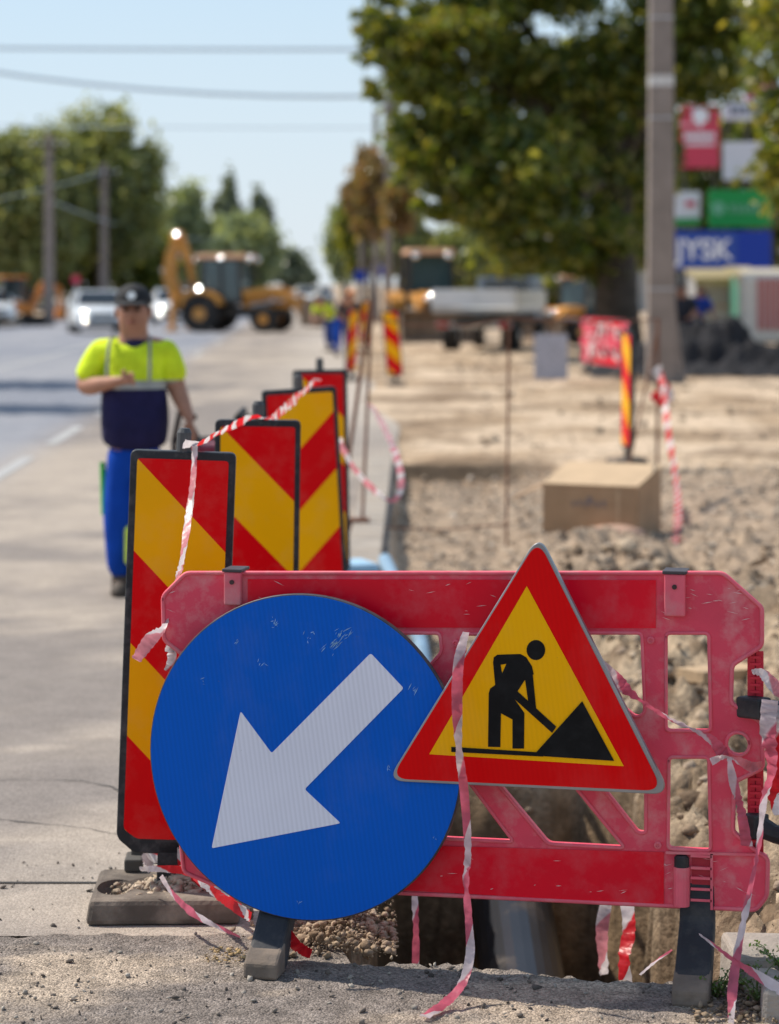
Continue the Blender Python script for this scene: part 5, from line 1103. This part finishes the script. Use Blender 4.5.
ftree(100, 190, 122, 70, 94, gr_far, 51, 'round leafy tree behind the two concrete poles on the left', 26000, .15, 7)
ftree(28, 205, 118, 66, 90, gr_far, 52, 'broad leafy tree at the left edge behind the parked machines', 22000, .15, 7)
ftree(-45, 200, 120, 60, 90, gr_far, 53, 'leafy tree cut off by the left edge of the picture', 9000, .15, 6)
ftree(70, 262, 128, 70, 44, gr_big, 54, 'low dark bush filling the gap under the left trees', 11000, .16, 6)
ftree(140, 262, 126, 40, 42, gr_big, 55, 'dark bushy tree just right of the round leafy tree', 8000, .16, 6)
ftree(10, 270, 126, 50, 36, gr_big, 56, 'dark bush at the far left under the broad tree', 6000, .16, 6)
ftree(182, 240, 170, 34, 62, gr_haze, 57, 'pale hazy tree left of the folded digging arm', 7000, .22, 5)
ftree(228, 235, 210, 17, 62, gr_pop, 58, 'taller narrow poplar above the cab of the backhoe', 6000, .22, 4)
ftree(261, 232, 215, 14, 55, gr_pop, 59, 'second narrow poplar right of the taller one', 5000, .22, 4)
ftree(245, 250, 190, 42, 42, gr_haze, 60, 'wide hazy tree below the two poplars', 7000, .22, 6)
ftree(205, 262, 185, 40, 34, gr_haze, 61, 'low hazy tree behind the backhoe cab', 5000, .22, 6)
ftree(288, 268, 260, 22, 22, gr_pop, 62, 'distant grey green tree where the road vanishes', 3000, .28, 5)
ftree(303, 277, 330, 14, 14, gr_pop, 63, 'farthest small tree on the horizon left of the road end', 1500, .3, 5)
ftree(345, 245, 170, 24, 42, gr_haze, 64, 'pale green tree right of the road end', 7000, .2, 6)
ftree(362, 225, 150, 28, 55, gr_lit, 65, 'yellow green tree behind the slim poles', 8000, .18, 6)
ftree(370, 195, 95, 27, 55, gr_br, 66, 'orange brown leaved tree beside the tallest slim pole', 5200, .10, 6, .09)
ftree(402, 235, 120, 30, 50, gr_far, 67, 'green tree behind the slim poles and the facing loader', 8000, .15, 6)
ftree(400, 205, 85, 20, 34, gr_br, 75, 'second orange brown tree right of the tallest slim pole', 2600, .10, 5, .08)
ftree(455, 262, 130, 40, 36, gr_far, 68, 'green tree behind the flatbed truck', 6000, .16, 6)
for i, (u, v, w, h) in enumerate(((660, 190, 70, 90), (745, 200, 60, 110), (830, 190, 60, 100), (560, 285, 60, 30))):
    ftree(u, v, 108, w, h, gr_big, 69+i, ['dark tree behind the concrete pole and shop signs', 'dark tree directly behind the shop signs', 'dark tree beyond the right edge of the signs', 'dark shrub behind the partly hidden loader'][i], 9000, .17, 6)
# trees left of the frame whose shade falls on the road
for i, (x, y) in enumerate(((-16.0, 43.6), (-16.1, 36.2))):
    r_t = [((x, y, 10.2), (3.2, 1.1, 2.0)), ((x+1, y+.3, 11.8), (2.4, 1.0, 1.4))]
    tree((x, y, 0), ['roadside tree casting shade across the left lane', 'nearer roadside tree casting shade across the left lane'][i], r_t, 12000, .17, gr_far, 80+i, .18, 8.6, sub=60, spread=.3, shell=.1)

# ------------------------------------------------------------------ signs and buildings on the right
def board(u0, v0, u1, v1, Y, col, label, cat='sign', rough=.5, legs=True, name='shop_sign'):
    a = P(u0, v1, Y); c_ = P(u1, v0, Y); w = c_.x-a.x; h = c_.z-a.z
    r = empty(name, ((a.x+c_.x)/2, Y, 0), 0, label, cat, 'signs on the right'); z = (a.z+c_.z)/2
    MB().box((0, 0, z), (w, .18, h)).build('panel', col, r, bevel=.02)
    
    for q in (-.4, .4): MB().bar((w*q, .15, 0), (w*q, .15, z+h*.4), .12).build('post', dkm, r)
    return r, w, h, z
c1 = lambda n, c_: mat(n, c_, .45, var=.04)
lw = c1('lettering_white', (.80, .82, .88))
r, w, h, z = board(681, 105, 719, 168, 88, c1('sign_crimson', (.62, .05, .10)), 'upright crimson sign with a white crest and two white lines')
b = MB(); b.sphere((0, -.10, z+h*.33), .30, 14, 8, (1, .1, 1)); b.add([(-.3, -.11, z+h*.36), (.3, -.11, z+h*.36), (0, -.11, z+h*.12)], [(0, 1, 2)]); b.build('crest', lw, r)
b = MB(); rq = random.Random(5); x = -w*.42
while x < w*.36:
    q = rq.uniform(.06, .13); b.box((x+q/2, -.11, z+.02), (q, .04, .24)); b.box((x+q/2, -.11, z-.26), (q, .04, .14)); x += q+.035
b.build('lettering', lw, r)
r, w, h, z = board(723, 142, 768, 180, 88, c1('sign_grey_white', (.66, .66, .74)), 'plain pale grey sign above the green one')
r, w, h, z = board(723, 101, 768, 120, 89, c1('sign_pale', (.70, .73, .80)), 'narrow white sign with grey lettering partly behind leaves')
b = MB(); x = -w*.36
while x < w*.36: q = rq.uniform(.10, .2); b.box((x+q/2, -.11, z), (q, .04, .30)); x += q+.06
b.build('lettering', c1('lettering_grey', (.18, .2, .26)), r)
r, w, h, z = board(745, 70, 776, 100, 89, c1('sign_pink_frame', (.60, .16, .24)), 'pinkish sign with a slanted top among the leaves')
MB().add([(-w*.3, -.10, z-h*.35), (w*.35, -.10, z-h*.1), (-w*.1, -.10, z+h*.4)], [(0, 1, 2)]).build('emblem', c1('sign_rose', (.70, .25, .32)), r)
r, w, h, z = board(709, 190, 772, 227, 86, c1('sign_green', (.0, .28, .055)), 'bright green sign with a pale ring and a row of pale letters')
b = MB(); b.lathe([(.20, -.03), (.25, -.03), (.25, .03), (.20, .03)], (-w*.36, -.10, z), 'Y', 24)
b.build('ring', c1('lettering_mint', (.14, .42, .24)), r)
b = MB(); x = -w*.18; k = 0
while x < w*.40:
    q = rq.uniform(.13, .2); b.box((x+.03, -.11, z), (.06, .04, .34)); b.box((x+q-.03, -.11, z-.04), (.06, .04, .24)); b.box((x+q/2, -.112, z+[.1, -.1, 0][k % 3]), (q, .04, .06)); x += q+.07; k += 1
b.build('lettering', MATS['lettering_mint'], r)
r, w, h, z = board(672, 192, 700, 226, 87, c1('sign_white', (.72, .72, .75)), 'small white sign with a green foot beside the concrete pole')
MB().box((0, -.1, z-h*.38), (w, .05, h*.22)).build('green_band', MATS['sign_green'], r); MB().box((w*.15, -.1, z+h*.15), (w*.35, .05, h*.16)).build('red_mark', MATS['sign_crimson'], r)
r, w, h, z = board(664, 231, 771, 270, 84, c1('sign_blue', (.0, .035, .36)), 'long blue sign with large white letters on its left part')
MB().box((-w*.13, -.095, z), (w*.62, .03, h*.96)).build('lettering_field', c1('sign_blue_pale', (.02, .07, .36)), r)
text_mesh('lettering', 'JYSK', .98, lw, r, (-w*.13, -.13, z), bold=.02)
# low shops behind the signs
wallm = mat('shop_wall', (.50, .47, .43), .9, var=.1, scale=.6); 
a = P(470, 300, 140); c_ = P(860, 300, 140); bw = c_.x-a.x
sh = empty('shop_building', ((a.x+c_.x)/2, 142, 0), 0, 'long low pale shop building behind the trees and signs', 'building')
MB().box((0, 4, 2.6), (bw, 8, 5.2)).build('wall', wallm, sh); MB().box((0, 3.6, 5.35), (bw+.8, 9, .3)).build('roof', mat('roof_grey', (.30, .30, .32), .7), sh)
for i in range(9): o = MB().box((-bw/2+1.6+i*2.5, -.02, 1.8), (1.7, .1, 2.0)).build('window', glass, sh); MB().box((-bw/2+1.6+i*2.5, -.09, 3.1), (2.0, .3, .35)).build('awning', [lw, MATS['sign_crimson'], MATS['sign_blue']][i % 3], o)
def stall(u0, u1, v0, v1, Y, wallc, roofc, label):
    a = P(u0, v1, Y); c_ = P(u1, v0, Y); w = c_.x-a.x; h = c_.z; r = empty('market_stall', ((a.x+c_.x)/2, Y, 0), 0, label, 'stall', 'market stalls on the right')
    b = MB(); b.box((0, 1, h/2-.1), (w, 2, h-.2)); b.build('wall', wallc, r, bevel=.03)
    b = MB(); b.prism([(-.5, h-.25), (2.2, h+.05), (2.2, h+.12), (-.5, h-.18)], -w/2-.1, w/2+.1); b.box((0, -.5, h-.32), (w+.2, .04, .22)); b.build('awning', roofc, r)
    MB().box((0, -.03, 1.0), (w*.8, .06, .08)).build('counter', wd, r)
    b = MB(); b.box((-w*.3, -.03, h*.55), (w*.2, .04, h*.3)); b.build('opening', glass, r); return r
yl_ = c1('awning_yellow', (.36, .28, .12)); gy_ = c1('stall_grey', (.38, .37, .36)); lt_ = c1('stall_light', (.60, .56, .50))
stall(696, 735, 272, 345, 74, gy_, yl_, 'grey market stall under a yellow awning beneath the blue sign')
stall(738, 757, 270, 345, 72, c1('stall_green', (.10, .28, .20)), yl_, 'narrow green stall between the grey and the light one')
stall(752, 800, 272, 352, 68, lt_, c1('awning_cream', (.50, .42, .30)), 'light coloured stall with a pink panel at the right edge')
q = G(766, 362); vm_ = empty('vending_cart', (q.x, q.y, 0), 0, 'pale cart with a tall pinkish red panel and rubber wheels at the right edge', 'cart')
MB().box((0, 0, 1.15), (1.1, .7, 1.5)).build('body', lt_, vm_, bevel=.12)
b = MB()
for i in range(5): b.box((-.30+i*.12+.1, -.37, 1.25), (.085, .04, 1.1))
b.build('front_panel', c1('pink_red', (.48, .18, .17)), vm_); 
for x in (-.35, .35): wheel((x, -.1, .28), .28, .2, lt_, vm_, 'X')
# rubble heap with tree shade painted into its colour, and seated people
X = np.linspace(-2.2, 2.2, 60); Yv = np.linspace(-1.6, 1.6, 44); XX2, YY2 = np.meshgrid(X, Yv)
Z2 = np.maximum(0, .80*np.exp(-np.abs(XX2/1.7)**3-(YY2/.9)**2)*(1+1.1*fbm(XX2*1.7+3, YY2*2, 4, .6))+.16*np.abs(fbm(XX2*6, YY2*6, 4))-.05)
q = G(712, 376); me_ = grid_mesh('asphalt_heap', XX2, YY2, Z2); o = link('asphalt_heap', me_, mat('shade_dark_rubble', (.022, .021, .024), .95, var=.4, scale=6, bump=.05, bscale=12)); o.location = (q.x, q.y+1.2, -.02); tag(o, 'shade-darkened heap of broken asphalt beside the base of the thick pole', 'heap')
Js = dict(pelvis=(0, .1, .5), belly=(0, .05, .68), chest=(0, -.05, .95), neckb=(0, -.08, 1.07), neck=(0, -.1, 1.13), jaw=(0, -.13, 1.17), head=(0, -.13, 1.22), crown=(0, -.12, 1.29),
    lsh=(-.20, -.05, 1.03), lel=(-.27, -.15, .78), lwr=(-.15, -.38, .68), rsh=(.20, -.05, 1.03), rel=(.27, -.15, .78), rwr=(.15, -.38, .68),
    lhip=(-.11, .02, .48), lkn=(-.14, -.40, .50), lan=(-.14, -.42, .09), rhip=(.11, .02, .48), rkn=(.14, -.40, .50), ran=(.14, -.44, .09))
q = G(697, 361); person((q.x, q.y, .25), R(30), 'person in a blue top sitting in the shade behind the asphalt heap', Js, 1.7, None, mat('blue_cloth', (.01, .05, .35), .8), dk, 1.05, False)
q = G(684, 362); person((q.x, q.y+.3, .2), R(-10), 'person in dark clothes sitting beside the one in blue', Js, 1.7, None, dk, dk, 1.1, False)
b = MB(); q = G(690, 366); b.box((q.x, q.y+.3, .30), (1.9, .5, .40)); tag(b.build('concrete_block', ks, None, bevel=.03), 'low concrete block the two people in the shade are sitting on', 'block')
for i, (x, y, a) in enumerate(((700, 369, .5), (728, 371, -.3), (745, 373, .9))):
    q = G(x, y); o = MB().box((q.x, q.y, .22), (.9, .5, .14), (R(20), R(-18+20*i), a)).build('paving_slab', mat('dark_slab', (.07, .065, .065), .9, var=.3), None, bevel=.02); tag(o, ['broken dark slab leaning on the left of the asphalt heap', 'broken dark slab in the middle of the asphalt heap', 'broken dark slab at the right of the asphalt heap'][i], 'slab', 'broken slabs')
# far left: lorry and road sign
q = G(42, 312); lr = empty('lorry', (q.x, q.y, 0), R(60), 'white box lorry far behind the left concrete pole', 'lorry')
MB().box((0, 1.4, 1.55), (2.1, 4.6, 1.9)).build('cargo_box', white, lr, bevel=.03); MB().box((0, -1.75, 1.05), (1.95, 1.5, 1.5), taper=.88).build('cab', white, lr, bevel=.08)
MB().box((0, -2.48, 1.3), (1.6, .08, .6)).build('windscreen', glass, lr)
for s_ in (-1, 1): wheel((s_*.9, -1.7, .42), .42, .28, MATS['alloy'], lr, 'X'); wheel((s_*.9, 2.6, .42), .42, .3, MATS['alloy'], lr, 'X')
q = G(-4, 310); bv = empty('van', (q.x, q.y, 0), R(70), 'dark blue van at the left edge under the trees', 'van')
bl_ = c1('van_blue', (.03, .07, .20)); MB().prism([(-2.4, .35), (-2.4, 1.1), (-1.7, 1.3), (-1.2, 2.1), (2.4, 2.15), (2.4, .35)], -.95, .95).build('body', bl_, bv, bevel=.08)
MB().prism([(-1.62, 1.36), (-1.22, 2.0), (-1.20, 2.0), (-1.4, 1.36)], -.96, .96).build('windscreen', glass, bv)
for s_ in (-1, 1): wheel((s_*.85, -1.5, .34), .34, .24, MATS['alloy'], bv, 'X'); wheel((s_*.85, 1.6, .34), .34, .24, MATS['alloy'], bv, 'X')
q = G(76, 322); rs_ = empty('road_sign_post', (q.x, q.y, 0), 0, 'small red sign on a thin post behind the first silver car', 'road sign')
MB().tube([(0, 0, 0), (0, 0, 2.0)], .04, 8).build('post', MATS['grey_steel'], rs_); MB().lathe([(.2, -.02), (.2, .02)], (0, -.05, 1.85), 'Y', 20).build('disc', MATS['sign_crimson'], rs_)
for u, v, Y in ((360, 276, 120), (378, 271, 118)):
    q = P(u, v, Y); r = empty('direction_board', (q.x, Y, 0), 0, ['small blue road sign left of the slim poles', 'small blue road sign between the slim poles'][u > 370], 'road sign', 'small blue road signs')
    MB().box((0, 0, q.z), (.62, .05, .55)).build('board', MATS['sign_blue'], r); MB().tube([(0, .06, 0), (0, .06, q.z+.2)], .04, 8).build('post', MATS['grey_steel'], r)

# ------------------------------------------------------------------ chrome caps added to mirror the sun as glints, road cracks
hv = (sd+Vector((0, -1, .02))).normalized()
def lens(root, pos, ap=.10, Rc=.40):
    ax = (Euler(root.rotation_euler).to_matrix().inverted() @ hv).normalized(); t = ax.cross(Vector((0, 0, 1))).normalized(); w = t.cross(ax); vs = [Vector(pos)]; n = 16; fs = []
    for i in range(1, 6):
        th = ap/Rc*i/5
        for k in range(n): a = 6.2832*k/n; vs.append(Vector(pos)+(t*math.cos(a)+w*math.sin(a))*Rc*math.sin(th)-ax*Rc*(1-math.cos(th)))
    fs += [(0, 1+k, 1+(k+1) % n) for k in range(n)]
    for i in range(4): fs += [(1+i*n+k, 1+(i+1)*n+k, 1+(i+1)*n+(k+1) % n, 1+i*n+(k+1) % n) for k in range(n)]
    vs.append(Vector(pos)-ax*ap*.8); m_ = len(vs)-1; fs += [(m_, 1+4*n+(k+1) % n, 1+4*n+k) for k in range(n)]
    MB().add(vs, fs).build('lens_and_glint_cap', chrome, root, smooth=True)  # cap shaped only to throw a sun glint, also where no lamp sits
def by_label(t): return [o for o in S.objects if o.parent is None and t in str(o.get('label', ''))][0]
o = by_label('backhoe loader seen from the side'); lens(o, (.55, -.50, 2.60), .10, .30); lens(o, (-.35, -.74, 2.60), .10, .30); lens(o, (-.98, -1.12, 1.52), .13, .55); lens(o, (1.35, -.70, 1.15), .09, .40); lens(o, (-1.9, -1.0, 1.05), .08, .34); lens(o, (-2.05, -.2, 3.42), .12, .40)
o = by_label('loader facing the camera'); lens(o, (1.95, .55, 1.30), .14, .60); lens(o, (1.95, -.2, 1.38), .10, .35)
for t in ('left of the capped man', 'between the capped man'):
    o = by_label(t)
    for x in (-.62, .62): lens(o, (x, -2.14, .74), .10, .46)
    lens(o, (-.62, -2.19, .42), .07, .40)
rc = random.Random(77); ck = MATS['tar']
def crack(x, y, a, L, z=.0065):
    b = MB(); p = Vector((x, y)); w = .006; vs = []; n = int(L/.05)
    for i in range(n+1):
        d = Vector((math.cos(a), math.sin(a))); q = Vector((-d.y, d.x)); ww = w*(.3+rc.random())*(1-.8*i/n); vs += [(p.x-q.x*ww, p.y-q.y*ww, z), (p.x+q.x*ww, p.y+q.y*ww, z)]
        p = p+d*.05; a += rc.gauss(0, .35)
    b.add(vs, [(2*i, 2*i+2, 2*i+3, 2*i+1) for i in range(n)]); b.build('road_crack', ck)['kind'] = 'structure'
for x, y, a, L in ((-1.5, 7.6, .3, .9), (-1.9, 9.2, .9, 1.3), (-.85, 7.9, 1.9, .9), (-1.25, 11.5, .2, 1.2), (-2.6, 12.5, 1.2, 2.2), (-.8, 14, .2, 1.0), (-3.2, 17, .5, 2.5)): crack(x, y, a, L)
# trees that carry the row on beyond the left edge
for i, (u, v, w, h) in enumerate(((-130, 205, 60, 84), (-235, 200, 62, 90), (-340, 215, 60, 78))):
    ftree(u, v, 120, w, h, gr_far, 90+i, ['leafy tree just beyond the left edge of the picture', 'leafy tree farther beyond the left edge', 'leafy tree farthest beyond the left edge'][i], 8000, .15, 6)
